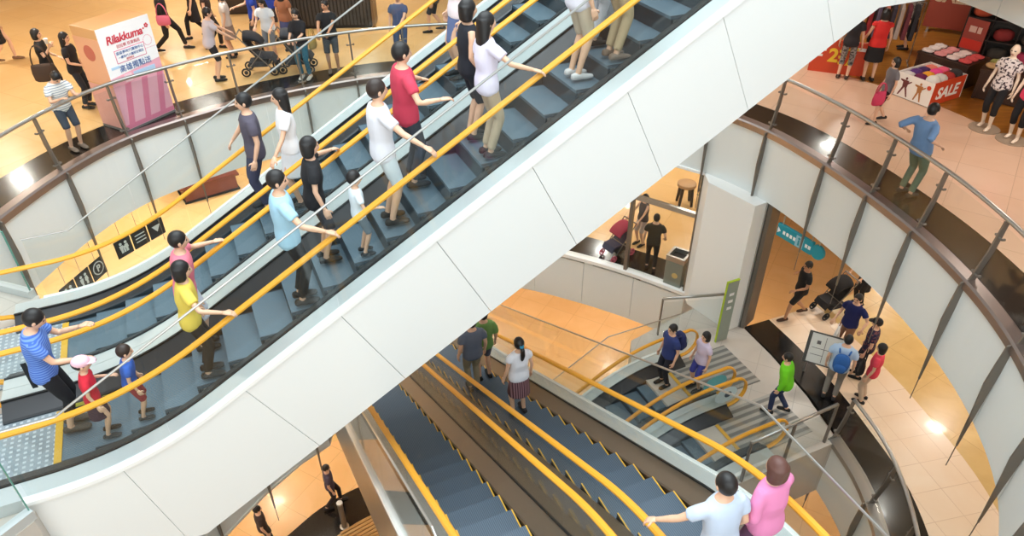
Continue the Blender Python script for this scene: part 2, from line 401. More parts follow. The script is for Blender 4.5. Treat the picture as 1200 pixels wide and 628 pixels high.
# ------------------------------------------------------------------ floors, fascias, soffits
FAR = 19.
def level(z, cur, mats, fas=1.5, trims=True, u0=0, u1=1e9, zones=(1.0, 2.4), soff=True):
    """mats: border, inner, outer"""
    a, b = zones
    for r0, r1, m in ((.18, a, mats[0]), (a, b, mats[1]), (b, FAR, mats[2])):
        if m is None: continue
        mb = MB(); cur.strip(mb, [(r0, z - .1), (r0, z), (r1, z), (r1, z - .1)], 0, u0, u1); struct('floor', mb, m)
    if soff:
        mb = MB(); cur.strip(mb, [(.05, z - fas), (.05, z - fas + .06), (FAR, z - fas + .06), (FAR, z - fas)], 0, u0, u1); struct('ceiling', mb, M['ceil'])
    mb = MB(); cur.strip(mb, [(.03, z - fas + .02), (.03, z - .08), (.12, z - .08), (.12, z - fas + .02)], 0, u0, u1); struct('trim', mb, M['seam'])
    if trims:
        mb = MB(); cur.strip(mb, [(-.05, z - .10), (-.05, z + .02), (-.02, z + .05), (.16, z + .05), (.19, z + .02), (.19, z - .1)], 0, u0, u1); struct('trim', mb, M['bronze'])
def fascia(cur, z, cuts, fas=1.5, name='wall', m=None):
    mb = MB()
    for a, b in zip(cuts[:-1], cuts[1:]):
        cur.strip(mb, [(0, z - fas), (0, z - .1), (.03, z - .1), (.03, z - fas)], 0, a + .006, b - .006)
    return struct(name, mb, m or M['fascia'])
POST = [(.16, 1.06), (.235, 1.06), (.20, .55), (.10, .02), (.02, -.12), (.0, -.5), (-.03, -1.2), (-.055, -2.0), (-.072, -2.0), (-.10, -1.3), (-.135, -.72), (-.115, -.35), (-.09, -.02), (.02, .06), (.11, .55)]
def railing(cur, z, us, label, glass_from=0, rail_u=None, fin=True, group='steel and glass balcony railings'):
    i0 = us[len(us) // 2]; p0, n0 = cur.at(i0)
    root = thing('balcony_railing', label, 'railing', (p0.x, p0.y, z), 0, group); off = V((p0.x, p0.y, z))
    for u in us:
        p, n = cur.at(u); t = V((n.y, -n.x, 0)); mb = MB()
        mb.xprism(POST, lambda r, h, k: p + n * r + V((0, 0, z + h)) + t * ((k - .5) * .03) - off)
        if fin: mb.tube([p + n * (-.065) + V((0, 0, z - 1.9)) - off, p + n * (-.065) + V((0, 0, z - 2.45)) - off], .008, 6)
        for h, r in ((.8, .17), (.16, .06)):
            q = p + n * r + V((0, 0, z + h)) - off
            mb.tube([q - t * .075, q + t * .075], .014, 8); mb.tube([q - t * .075, q - t * .075 + n * .05], .02, 8); mb.tube([q + t * .075, q + t * .075 + n * .05], .02, 8)
        obj('post', mb, M['darksteel'], root)
    for a, b in zip(us[:-1], us[1:]):
        mb = MB(); cur.strip(mb, [(.10, .09), (.20, .98), (.212, .98), (.112, .09)], 0, a + .05, b - .05); mb.v = [(V(x) + V((0, 0, z)) - off) for x in mb.v]
        obj('glass_panel', mb, M['glass'], root)
    a, b = rail_u or (us[0] - .6, us[-1] + .6)
    mb = MB(); cur.strip(mb, [(.2 + .036 * cos(q), 1.09 + .036 * sin(q)) for q in [2 * pi * k / 10 for k in range(10)]], 0, a, b); mb.v = [(V(x) + V((0, 0, z)) - off) for x in mb.v]
    obj('top_rail', mb, M['steel'], root, smooth=True)
    return root
# --- level A (the upper balcony)
uMid = CA.u((0.2, 17.15)); L = CA.s[-1]
level(ZA, CA, (M['granite'], M['tilL'], M['tilL']), u0=0, u1=uMid)
level(ZA, CA, (M['granite'], M['tilA'], M['tilA']), u0=uMid, u1=L)
pl = [CA.u(q) for q in [(-8.78, 10.55), (-8.36, 12.13), (-7.80, 13.51), (-7.02, 14.42), (-6.05, 15.5), (-4.95, 16.25), (-3.8, 16.8), (-2.5, 17.2)]]
pr = [CA.u(q) for q in [(4.45, 14.9), (5.42, 13.85), (6.15, 12.45), (6.5, 11.4), (6.8, 10.05), (6.9, 8.62), (6.85, 7.25), (6.5, 6.0), (5.6, 4.7)]]
fascia(CA, ZA, [0.05] + pl + [uMid], name='wall_left')
pm = [uMid + (pr[0] - uMid) * k / 3 for k in (0, 1, 2)]
fascia(CA, ZA, pm + pr + [L], name='wall_right')
railing(CA, ZA, pl, 'curved balcony railing on the left, in front of the pink poster kiosk', rail_u=(0.1, uMid))
railing(CA, ZA, pr, 'curved balcony railing on the upper right, in front of the clothes shop', rail_u=(uMid + .1, L - .1))
# landing slab of the big escalator on the left, and of the bronze pair near the camera
mb = MB(); mb.prism([(-8.72, 8.95), (-6.9, 8.4), (-4.95, 4.6), (-7.2, .8), (-27.5, .8), (-27.5, 8.95)], -1.5, -.003); struct('floor', mb, M['grey'])
mb = MB(); mb.prism([P2(1.95, .45), P2(1.95, 4.85), (4.6, 3.4), (9, 2), (9, -4), (-4, -4)], -1.5, -.003); struct('floor', mb, M['grey'])
def glass_fence(name, label, pts, z, h=1.12, base=True):
    root = thing(name, label, 'railing', (*pts[0], z), 0); o = V((*pts[0], z))
    for (a, b) in zip(pts[:-1], pts[1:]):
        a = V((*a, z)) - o; b = V((*b, z)) - o; d = (b - a).normalized(); n = V((-d.y, d.x, 0)); Ln = (b - a).length; k = max(1, round(Ln / 1.5))
        for i in range(k):
            p = a + d * (Ln * i / k + .01); q = a + d * (Ln * (i + 1) / k - .01)
            mb = MB(); mb.xprism([(0, .05), ((q - p).length, .05), ((q - p).length, h), (0, h)], lambda x, y, kk: p + d * x + n * ((kk - .5) * .02) + V((0, 0, y)), 0)
            gp = obj('glass_panel', mb, M['glass'], root)
            mb = MB()
            for x in (0, (q - p).length - .012): mb.xprism([(x, .05), (x + .012, .05), (x + .012, h), (x, h)], lambda x, y, kk: p + d * x + n * ((kk - .5) * .022) + V((0, 0, y)))
            mb.xprism([(0, h), ((q - p).length, h), ((q - p).length, h + .008), (0, h + .008)], lambda x, y, kk: p + d * x + n * ((kk - .5) * .022) + V((0, 0, y)))
            obj('glass_edge', mb, M['gedge'], gp)
            mb = MB(); m_ = p.lerp(q, .75); mb.tube([m_ + V((0, 0, h * .72)) - d * .0 - n * .03, m_ + V((0, 0, h * .72)) + n * .03], .03, 10); mb.tube([m_ + V((0, 0, h * .72)) + n * .04 - d * .12, m_ + V((0, 0, h * .72)) + n * .04 + d * .12], .022, 8); obj('clamp', mb, M['steel'], gp)
        mb = MB(); mb.xprism([(0, 0), (Ln, 0), (Ln, .12), (0, .12)], lambda x, y, kk: a + d * x + n * ((kk - .5) * .1) + V((0, 0, y))); obj('base_channel', mb, M['silver'], root)
    return root
glass_fence('glass_fence', 'frameless green-edged glass fence left of the far escalator lane', [(-6.95, 8.36), (-8.5, 8.87)], ZA)
glass_fence('glass_fence', 'frameless glass fence at the bottom left corner, on a steel base', [(-4.98, 4.66), (-7.15, .95)], ZA)

# --- level Z (the floor the camera stands on): fascia and soffit over the shop
level(ZZ, CA, (M['granite'], M['tilA'], M['tilA']), fas=1.7)
fascia(CA, ZZ, [0.05] + pl + pm + pr + [L], fas=1.7, name='wall_upper')
mb = MB(); mb.prism([P1(9.7, 6.3), P1(9.7, 10.3), (5.25, 14.2), (6.3, 13.0), (6.95, 9.5), (6.9, 8.5)], ZZ - 1.28, ZZ - .002); struct('floor', mb, M['tilA'])

# --- level B (the middle floor)
OVB = [(5.5, 13.5), (5.9, 12.5), (6.3, 11.2), (6.52, 10.05), (6.66, 9.07), (6.62, 8.2), (6.45, 7.3), (6.1, 6.2), (5.5, 5.0), (4.7, 3.9)]
CB = Curve(OVB); LB = CB.s[-1]; ub = CB.u((6.52, 10.05))
CBm = Curve([(-2.2, 17.25), (-1.4, 17.32), (0.2, 17.1), (1.8, 16.45), (3.2, 15.7), (4.45, 14.85)])
CBl = Curve([(-7.4, 5.4), (-6.55, 7.3), (-5.75, 8.9), (-5.3, 9.75), (-4.7, 10.6), (-4.15, 11.15)])
# right part: walkway, border and protruding landing
for r0, r1, m in ((.18, .9, 'granite'), (.9, 2.35, 'tilB'), (2.35, FAR, 'tilY')):
    mb = MB(); CB.strip(mb, [(r0, ZB - .1), (r0, ZB), (r1, ZB), (r1, ZB - .1)], 0, (0 if m != 'granite' else 0), LB); struct('floor', mb, M[m])
mb = MB(); mb.prism([(5.0, 14.6), (5.62, 13.55), (6.02, 12.55), (6.42, 11.25), (6.6, 10.15), P1(10.15, 6.32), P1(7.6, 6.32), P1(7.6, 10.05), P1(8.0, 10.7)], ZB - 1.5, ZB - .004); struct('floor', mb, M['grey'])
mb = MB(); CB.strip(mb, [(0, ZB - 1.5), (0, ZB - .1), (.12, ZB - .1), (.12, ZB - 1.5)], 0, ub, LB); struct('wall_lower_right', mb, M['fascia'])
mb = MB(); CB.strip(mb, [(-.05, ZB - .1), (-.05, ZB + .02), (.19, ZB + .05), (.19, ZB - .1)], 0, ub, LB); struct('trim', mb, M['steel'])
mb = MB(); CB.strip(mb, [(.05, ZB - 1.5), (.05, ZB - 1.44), (FAR, ZB - 1.44), (FAR, ZB - 1.5)], 0, 0, LB); struct('ceiling', mb, M['ceil'])
qb = [CB.u(q) for q in [(6.52, 10.0), (6.64, 8.62), (6.5, 7.35), (6.1, 6.2), (5.5, 5.05)]]
railing(CB, ZB, qb, 'low curved railing of the middle floor at the lower right', rail_u=(qb[0], LB - .1))
# far part: behind the window
for r0, r1, m in ((.0, 1.15, 'granite'), (1.15, FAR, 'tilL')):
    mb = MB(); CBm.strip(mb, [(r0, ZB - .1), (r0, ZB), (r1, ZB), (r1, ZB - .1)], 0); struct('floor', mb, M[m])
mb = MB(); CBm.strip(mb, [(.05, ZB - 1.5), (.05, ZB - 1.44), (FAR, ZB - 1.44), (FAR, ZB - 1.5)], 0); struct('ceiling', mb, M['ceil'])
Lm = CBm.s[-1]; mb = MB()
for k in range(5):
    CBm.strip(mb, [(0, ZB - 1.5), (0, ZB - .02), (.06, ZB - .02), (.06, ZB - 1.5)], 0, Lm * k / 5 + .005, Lm * (k + 1) / 5 - .005)
struct('wall_far', mb, M['fascia'])
# left part
mb = MB(); mb.prism([(-7.4, 5.4), (-6.55, 7.3), (-5.75, 8.9), (-5.3, 9.75), (-4.7, 10.6), (-4.15, 11.15), P2(S0 - .05, 1.0), P2(S0 - .05, 4.5), (-.95, 13.9), (-1.9, 15.6), (-2.25, 17.3), (-5, 27), (-27, 27), (-27, 5.4)], ZB - .12, ZB - .003); struct('floor', mb, M['tilL'])
mb = MB(); mb.prism([(-7.35, 5.45), (-6.5, 7.35), (-5.7, 8.95), (-5.25, 9.8), (-4.65, 10.65), (-4.15, 11.15), P2(S0 + .3, 1.0), P2(S0 + .3, 4.5), (-.95, 13.9), (-1.9, 15.6), (-2.25, 17.3), (-5, 27), (-27, 27), (-27, 5.4)], ZB - 1.5, ZB - 1.44); struct('ceiling', mb, M['ceil'])
Ll = CBl.s[-1]; ul = [Ll - .35 - 1.32 * k for k in range(5)][::-1]
fascia(CBl, ZB, [0.] + ul + [Ll], name='wall_lower_left')
mb = MB(); CBl.strip(mb, [(-.05, ZB - .1), (-.05, ZB + .02), (.19, ZB + .05), (.19, ZB - .1)], 0); struct('trim', mb, M['bronze'])
mb = MB(); CBl.strip(mb, [(.2, ZB - .04), (.2, ZB + .004), (1.0, ZB + .004), (1.0, ZB - .04)], 0); struct('floor', mb, M['granite'])
railing(CBl, ZB, ul, 'railing of the middle floor under the big white escalator', rail_u=(.1, Ll))
# --- level C
mb = MB(); mb.box((-27, -10, ZC - .2), (27, 27, ZC)); struct('floor', mb, M['tilC'])
CC = Curve([(-8.6, 6.0), (-7.3, 9.0), (-6.5, 10.3), (-5.75, 11.2), (-5.1, 12.0), (-4.25, 12.65), (-3.2, 13.1), (-1.8, 13.3)])
mb = MB(); CC.strip(mb, [(-1.0, ZC), (-1.0, ZC + .012), (0, ZC + .012), (0, ZC)]); struct('floor', mb, M['granite'])
mb = MB(); CC.strip(mb, [(1.9, ZC), (1.9, ZC + .008), (4.5, ZC + .008), (4.5, ZC)]); struct('floor', mb, M['tilY'])
# outer walls of the hall
mb = MB(); mb.box((-27.5, 27, ZC), (27.5, 27.4, 9)); struct('wall_back', mb, M['wallw'])
mb = MB(); mb.box((-27.5, -10, ZC), (-27.1, 27.4, 9)); struct('wall_west', mb, M['wallw'])
mb = MB(); mb.box((27.1, -10, ZC), (27.5, 27.4, 9)); struct('wall_east', mb, M['wallw'])
mb = MB(); mb.box((-27.5, -10.4, ZC), (27.5, -10, 9)); struct('wall_front', mb, M['ceil'])

# --- the window of the middle floor, and the white column beside it
root = thing('window', 'tall steel-framed window in the middle distance with shoppers behind it', 'window', (2.2, 16.25, ZB)); wo = V((2.2, 16.25, ZB)); root['kind'] = 'structure'
zt = -1.5
def wbar(name, u0, u1, prof, m): mb = MB(); CBm.strip(mb, prof, 0, u0, u1); mb.v = [V(x) - wo for x in mb.v]; return obj(name, mb, M[m], root)
um = [CBm.u(q) for q in [(-.2, 17.15), (1.02, 16.8), (3.05, 15.75)]]; um = [um[0], CBm.u((1.35, 16.65)), CBm.u((2.93, 15.85)), Lm - .04]
wbar('window_sill', um[0], Lm, [(-.04, ZB - .03), (-.04, ZB + .07), (.18, ZB + .07), (.18, ZB - .03)], 'lip')
wbar('window_transom', um[0], Lm, [(.04, ZB + 2.25), (.04, ZB + 2.37), (.14, ZB + 2.37), (.14, ZB + 2.25)], 'steel')
wbar('window_head', um[0], Lm, [(.02, zt - .06), (.02, zt), (.16, zt), (.16, zt - .06)], 'lip')
for u in um:
    p, n = CBm.at(u); t = V((n.y, -n.x, 0)); mb = MB()
    mb.xprism([(.02, .06), (.16, .06), (.16, zt - ZB - .05), (.02, zt - ZB - .05)], lambda r, h, k: p + n * r + t * ((k - .5) * .09) + V((0, 0, ZB + h)) - wo); obj('mullion', mb, M['darksteel'], root)
for a, b in zip(um[:-1], um[1:]):
    for z0, z1 in ((.07, 2.25), (2.37, zt - ZB - .06)): wbar('window_pane', a + .05, b - .05, [(.085, ZB + z0), (.085, ZB + z1), (.097, ZB + z1), (.097, ZB + z0)], 'glass')
mb = MB(); mb.prism([(4.43, 14.95), (4.43, 14.46), (5.2, 13.42), (5.5, 13.58), (5.3, 14.4), (4.85, 15.0)], ZB, -1.5); struct('wall_column', mb, M['clad'])
mb = MB(); mb.prism([(5.48, 13.6), (5.52, 13.55), (5.66, 13.66), (5.55, 13.9)], ZB, -1.5); struct('trim', mb, M['steel'])
mb = MB(); mb.prism([(5.54, 13.55), (5.62, 13.5), (5.95, 13.85), (5.8, 14.0)], ZB, -1.5); struct('trim', mb, M['darksteel'])
# --- railings of the landing on the middle floor
def steel_rail(name, label, pts, z, h=1.1, npost=2, glass=True):
    root = thing(name, label, 'railing', (*pts[0], z)); o = V((*pts[0], z)); P = [V((*p, z)) - o for p in pts]
    mb = MB(); mb.tube([p + V((0, 0, h)) for p in P], .035, 8); obj('top_rail', mb, M['steel'], root, smooth=True)
    for a, b in zip(P[:-1], P[1:]):
        d = (b - a).normalized(); n = V((-d.y, d.x, 0)); ln = (b - a).length; k = max(1, round(ln / 1.25))
        for i in range(k + 1):
            p = a + d * (ln * i / k); mb = MB(); mb.xprism([(-.03, -.0), (.03, 0), (.025, h - .02), (-.025, h - .02)], lambda x, y, kk: p + n * x + d * ((kk - .5) * .03) + V((0, 0, y))); obj('post', mb, M['darksteel'], root)
            if i < k:
                mb = MB(); mb.xprism([(.05, .08), (ln / k - .05, .08), (ln / k - .05, h - .12), (.05, h - .12)], lambda x, y, kk: p + d * x + n * ((kk - .5) * .012) + V((0, 0, y))); obj('glass_panel', mb, M['glass'], root)
    return root
steel_rail('landing_railing', 'straight steel railing running from the curved railing to the empty escalator', [(6.34, 9.96), P1(7.75, 6.35)], ZB)
steel_rail('landing_railing', 'glass and steel railing between the white column and the rider escalator', [P1(8.7, 10.62), (4.98, 13.45)], ZB)
t = thing('sign_post', 'grey upright sign panel with lime green edge below the white column', 'sign', (4.97, 13.08, ZB), radians(24.57))
mb = MB(); mb.box((-.16, -.02, 0), (.16, .02, 1.75)); obj('sign_panel', mb, mat('grey_green_sign', (150, 160, 148), .3), t, bevel=.01)
mb = MB(); mb.box((-.175, -.024, 0), (-.16, .024, 1.78)); mb.box((-.175, -.024, 1.75), (.16, .024, 1.775)); obj('edge_strip', mb, mat('lime_green_edge', (168, 196, 40), .4), t)
mb = MB()
for k in range(3): mb.box((-.06, -.024, 1.35 - .2 * k), (.07, -.021, 1.43 - .2 * k))
obj('pictogram', mb, M['white'], t)
# --- teal hanging sign over the walkway
a, b = V((5.67, 13.10, -1.56)), V((6.26, 12.13, -1.56)); d = (b - a).normalized(); yaw = math.atan2(d.y, d.x)
t = thing('hanging_sign', 'teal direction sign hung below the fascia right of the white column', 'sign', (*a.lerp(b, .5)[:2], -1.5), yaw)
ln = (b - a).length / 2
teal = mat('teal_sign', (22, 142, 160), .4)
mb = MB(); mb.box((-ln, -.04, -.50), (ln * .62, .04, -.20)); obj('sign_panel', mb, teal, t, bevel=.01)
mb = MB(); mb.xprism([(ln * .84 + .16 * cos(2 * pi * k / 20), -.36 + .16 * sin(2 * pi * k / 20)) for k in range(20)], lambda x, z, k: (x, (k - .5) * .06, z)); obj('round_sign', mb, teal, t)
mb = MB()
for x in (-ln + .1, ln * .5, ln * .84): mb.box((x - .01, -.01, -.21), (x + .01, .01, 0))
obj('hanger', mb, M['steel'], t)
mb = MB(); mb.box((-.06, -.046, -.48), (.13, -.041, -.22)); obj('pictogram_tile', mb, mat('pale_blue_tile', (150, 196, 214), .5), t)
mb = MB()
mb.xprism([(.0, -.44), (.04, -.44), (.04, -.32), (.0, -.32)], lambda x, z, k: (x, -.05 + .003 * k, z)); disc(mb, lambda x, z, k: (x, -.05 + .003 * k, z), (.02, -.28), .028)
mb.xprism([(.07, -.44), (.1, -.44), (.1, -.32), (.07, -.32)], lambda x, z, k: (x, -.05 + .003 * k, z)); obj('pictogram', mb, teal, t)
mb = MB()
for x in (-.4, -.31, -.22, -.13, .18, .26): mb.box((x, -.044, -.39), (x + .06, -.041, -.31))
mb.xprism([(-.54, -.42), (-.46, -.35), (-.54, -.28)], lambda x, z, k: (x, -.044 + .003 * k, z)); obj('lettering', mb, M['white'], t)

# --- black pictogram tiles hung under the left balcony
def pict(mb, kind, x, z, s):
    f = lambda a, b, k: (x + a * s, -.017 + .004 * k, z + b * s)
    if kind == 'P':
        mb.xprism([(.36 * cos(2 * pi * k / 24), .36 * sin(2 * pi * k / 24)) for k in range(24)], f)
    if kind in ('wc', 'fam', 'esc'):
        for q, w in ((-.17, 1), (.17, 1)):
            disc(mb, f, (q, .27), .09, n=12); mb.xprism([(q - .13, -.1), (q + .13, -.1), (q + .09, .15), (q - .09, .15)] if q > 0 else [(q - .09, -.1), (q + .09, -.1), (q + .12, .15), (q - .12, .15)], f)
            mb.xprism([(q - .07, -.34), (q + .07, -.34), (q + .07, -.1), (q - .07, -.1)], f)
        if kind == 'fam': disc(mb, f, (0, .02), .07, n=12); mb.xprism([(-.06, -.34), (.06, -.34), (.06, -.06), (-.06, -.06)], f)
    if kind == 'arrow': mb.xprism([(-.3, .2), (.3, .2), (0, -.25)], f)
    if kind == 'lines':
        for k in range(3): mb.xprism([(-.34, .2 - .22 * k), (.34, .2 - .22 * k), (.34, .26 - .22 * k), (-.34, .26 - .22 * k)], f)
for lab, q0, kinds in (('row of black pictogram tiles with a circled P, hung under the left balcony', (-8.53, 11.75), ('esc', 'wc', 'P')), ('row of black pictogram tiles farther right, behind the rider in pink', (-7.98, 13.3), ('fam', 'lines', 'arrow'))):
    u = CA.u(q0); p, n = CA.at(u); p2, _ = CA.at(u + .3); yaw = math.atan2((p2 - p).y, (p2 - p).x)
    t = thing('hanging_sign', lab, 'sign', (p.x + n.x * .06, p.y + n.y * .06, -1.5), yaw, 'hanging pictogram signs')
    for k, kd in enumerate(kinds):
        x = (k - 1) * .42; mb = MB(); mb.box((x - .195, -.012, -.89), (x + .195, .012, -.48)); tl = obj('pictogram_tile', mb, M['blackp'], t, bevel=.02)
        if kd == 'P':
            mb = MB(); disc(mb, lambda a, b, kk: (x + a, -.016 + .004 * kk, -.67 + b), (0, 0), .145, n=28); obj('ring', mb, mat('pictogram_white', (206, 216, 218), .5), tl)
            mb = MB(); disc(mb, lambda a, b, kk: (x + a, -.019 + .004 * kk, -.67 + b), (0, 0), .122, n=28); obj('ring_fill', mb, M['blackp'], tl)
            text('letter', 'P', .2, MATS['pictogram_white'], tl, (x, -.021, -.675), bold=.006)
        else:
            mb = MB(); pict(mb, kd, x, -.67, .36); obj('pictogram', mb, mat('pictogram_white', (206, 216, 218), .5), tl)
        mb = MB(); mb.tube([(x, 0, -.48), (x, 0, 0)], .006, 6); obj('hanger', mb, M['steel'], t)
# ------------------------------------------------------------------ people
def remesh(name, mb, vox, sm=2):
    me = bpy.data.meshes.new('tmp'); me.from_pydata(mb.v, [], mb.f); me.update()
    o = bpy.data.objects.new('tmp', me); COL.objects.link(o)
    m = o.modifiers.new('r', 'REMESH'); m.mode = 'VOXEL'; m.voxel_size = vox; m.use_smooth_shade = True
    if sm: s = o.modifiers.new('s', 'SMOOTH'); s.factor = .5; s.iterations = sm
    dg = bpy.context.evaluated_depsgraph_get(); out = bpy.data.meshes.new_from_object(o.evaluated_get(dg)); out.name = name
    bpy.data.objects.remove(o); bpy.data.meshes.remove(me); return out
def ik(a, b, l1, l2, hint):
    d = b - a; Ln = min(max(d.length, .05), .995 * (l1 + l2)); d.normalize(); b = a + d * Ln
    x = (l1 * l1 - l2 * l2 + Ln * Ln) / (2 * Ln); h = sqrt(max(0, l1 * l1 - x * x)); p = hint - d * hint.dot(d)
    p = p.normalized() if p.length > 1e-6 else V((0, 0, 1)); return a + d * x + p * h, b
SKIN = [mat('skin_light', (224, 178, 148), .5), mat('skin_tan', (196, 144, 110), .5)]
EYE = mat('eye_dark', (40, 28, 24), .4); LIP = mat('lip_rose', (178, 96, 90), .5)
HAIRB = mat('black_hair', (24, 20, 20), .45); HAIRD = mat('dark_brown_hair', (46, 32, 26), .45)
def cloth(rgb, pat=None):
    if pat: return pat
    return mat('cloth_%02x%02x%02x' % tuple(int(x) for x in rgb), rgb, .85)
def ring(c, rx, ry, R, n=14, e=2.3):
    out = []
    for k in range(n):
        a = 2 * pi * k / n; ca, sa = cos(a), sin(a)
        out.append(c + R @ V((rx * abs(ca) ** (2 / e) * (1 if ca >= 0 else -1), ry * abs(sa) ** (2 / e) * (1 if sa >= 0 else -1), 0)))
    return out
def hand_mesh(mb, W, d, nrm, s, curl, side):
    """palm, four fingers of unequal length and a thumb leaving the side of the palm; d = direction, nrm = palm normal"""
    d = d.normalized(); nrm = (nrm - d * nrm.dot(d)).normalized(); a = d.cross(nrm) * side
    pr = []
    for t, w, th in ((-.01, .022, .018), (.03, .036, .016), (.075, .04, .014), (.092, .036, .011)):
        c = W + d * t * s; pr.append([c + a * (w * s * cos(2 * pi * k / 10)) + nrm * (th * s * sin(2 * pi * k / 10)) for k in range(10)])
    mb.loft(pr)
    for i, ln in enumerate((.066, .076, .070, .054)):
        o = W + d * .084 * s + a * ((.027 - .018 * i) * s); p = [o]; ang = .12
        for seg, f in enumerate((.45, .32, .23)):
            ang += curl * (.5 if seg == 0 else .8); p.append(p[-1] + (d * cos(ang) + nrm * sin(ang)) * ln * f * s)
        mb.tube(p, [.0092 * s, .009 * s, .008 * s, .006 * s], 6)
    o = W + d * .03 * s + a * .03 * s
    mb.tube([o, o + (a * .75 + d * .6 + nrm * .25).normalized() * .035 * s, o + (a * .75 + d * .6 + nrm * .25).normalized() * .035 * s + (d * .85 + nrm * .45 + a * .1).normalized() * .03 * s], [.012 * s, .010 * s, .007 * s], 6)
def head_mesh(mb, c, R, s):
    def fn(p):
        x, y, z = p
        if z < 0: x *= 1 - .25 * (-z / .118) ** 1.5; y *= 1 - .12 * (-z / .118)
        if y > 0: y *= .93
        if y > .05 and abs(x) < .022 and -.042 < z < .022: y += .022 * (1 - abs(x) / .022) * (1 - abs(z + .028) / .055 if z > -.042 else 0)
        if y > .05 and abs(abs(x) - .03) < .016 and .0 < z < .03: y -= .006
        return V((x, y, z)) * s
    b = len(mb.f)
    mb.ell(c, (.076, .098, .118), 28, 20, 0, R, fn)
    Ri = R.inverted()
    for i in range(b, len(mb.f)):
        q = V((0, 0, 0))
        for k in mb.f[i]: q += V(mb.v[k])
        q = Ri @ (q / len(mb.f[i]) - c) / s
        if q.y > .05 and abs(abs(q.x) - .031) < .014 and .0 < q.z < .022: mb.m[i] = 1
        elif q.y > .05 and abs(q.x) < .024 and -.075 < q.z < -.056: mb.m[i] = 2
    for k in (-1, 1): mb.ell(c + R @ (V((k * .077, -.005, -.005)) * s), (.012 * s, .02 * s, .032 * s), 8, 6, 0, R)
def person(label, loc, face, h=1.7, sex='m', top=None, topc=(200, 200, 200), bot='trousers', botc=(40, 40, 50), shoec=(30, 28, 28), hair='short', hairm=None,
           lean=0., stride=0., armL=None, armR=None, look=0., nod=0., curl=.45, skin=0, cat='person', name='person', group=None, topm=None, botm=None, hands=True, wide=1., feet_apart=.1, slv=None, capc=(30, 30, 36), bend=None, hipdrop=0.):
    s = h / 1.7; kid = h < 1.3; hs = s if not kid else s * 1.25
    X, Y, Z = V((1, 0, 0)), V((0, 1, 0)), V((0, 0, 1)); skm = SKIN[skin] if isinstance(skin, int) else skin
    sh = (.185 if sex == 'm' else .16) * s * wide; wf = wide * (1 if sex == 'm' else .9)
    # legs
    foot = {1: V((feet_apart * s, -stride / 2, .098 * s)), -1: V((-feet_apart * s, stride / 2, .098 * s))}
    if stride:
        for k in foot:
            if foot[k].y < -.1: foot[k].z += .04 * s
    l1, l2 = .43 * s, .42 * s
    hz = .925 * s - hipdrop
    for k in foot:
        dx = foot[k] - V((k * .09 * s, 0, 0)); hz = min(hz, foot[k].z + sqrt(max(.01, (.985 * (l1 + l2)) ** 2 - dx.x ** 2 - dx.y ** 2)))
    pel = V((0, 0, hz)); Rl = Matrix.Rotation(-radians(lean), 3, 'X'); hip = {k: pel + V((k * .09 * s, 0, -.01)) for k in foot}
    up = lambda x, y, z: pel + Rl @ V((x * s, y * s, z * s - .925 * s + 0))   # rest-pose coordinates of a 1.7 m figure, bent at the hips
    if True:
        def up(x, y, z): return pel + Rl @ V((x * s, y * s, (z - .925) * s))
    bm = MB(); knee = {}
    for k in foot:
        kn, an = ik(hip[k], foot[k], l1, l2, Y + X * k * .05); knee[k] = (kn, an)
        bm.tube([hip[k] + Z * .03 * s, hip[k].lerp(kn, .35), kn, kn.lerp(an, .3), kn.lerp(an, .65), an - Z * .02 * s], [.082 * s * wf, .076 * s * wf, .052 * s, .054 * s, .042 * s, .034 * s], 10)
        fd = Y; a0 = an - Z * .05 * s
        bm.loft([ring(a0 + fd * (t * s) + Z * (zz * s), w * s, hh * s, Matrix.Rotation(-pi / 2, 3, 'X'), 8, 2) for t, zz, w, hh in ((-.06, 0, .024, .022), (-.03, .01, .034, .034), (.05, .0, .038, .03), (.12, -.012, .042, .02), (.17, -.018, .03, .012))])
    tors = [(.80, .13, .085), (.86, .168, .112), (.95, .163, .11), (1.06, .138, .095), (1.2, .158, .108), (1.32, .172, .108), (1.39, .15, .09), (1.435, .085, .07), (1.46, .055, .055)]
    if sex == 'f': tors = [(z, w * (.98 if z < 1 else .86), d * (.95 if z < 1 else (1.0 if 1.15 < z < 1.3 else .88))) for z, w, d in tors]
    tors = [(z, w * wide, d * wide) for z, w, d in tors]
    bm.loft([ring(up(0, 0, z), w * s, d * s, Rl) for z, w, d in tors])
    Rh = Rl @ Matrix.Rotation(radians(lean * .6), 3, 'X') @ Matrix.Rotation(radians(look), 3, 'Z') @ Matrix.Rotation(-radians(nod), 3, 'X')
    nb = up(0, .0, 1.43); hc = nb + Rh @ V((0, .02 * s, .15 * s + (hs - s) * .1))
    bm.tube([up(0, -.005, 1.40), nb + (hc - nb) * .45, hc], [.058 * s, .05 * s, .05 * s], 10)
    arms = {}
    defarm = {1: V((.25 * s, .05 * s, .86 * s)), -1: V((-.25 * s, .05 * s, .86 * s))}
    for k, tgt in ((1, armR), (-1, armL)):
        S = up(k * (sh / s), -.005, 1.375)
        if tgt is None: T = defarm[k] - V((0, 0, .925 * s - hz)) + (Rl @ V((0, 0, .4)) - V((0, 0, .4))) * .6
        else: T = V(tgt) * (s if max(abs(x) for x in tgt) < 3 else 1)
        el, wr = ik(S, T, .285 * s, .25 * s, V((k * .35, -1, -.35)))
        arms[k] = (S, el, wr)
        ar = .9 if sex == 'f' else 1.
        bm.tube([S - X * k * .03 * s, S.lerp(el, .25), el, el.lerp(wr, .3), wr], [.05 * s * ar, .046 * s * ar, .036 * s * ar, .036 * s * ar, .024 * s], 10)
    me = remesh('person', bm, .016 * s if not kid else .013, 2)
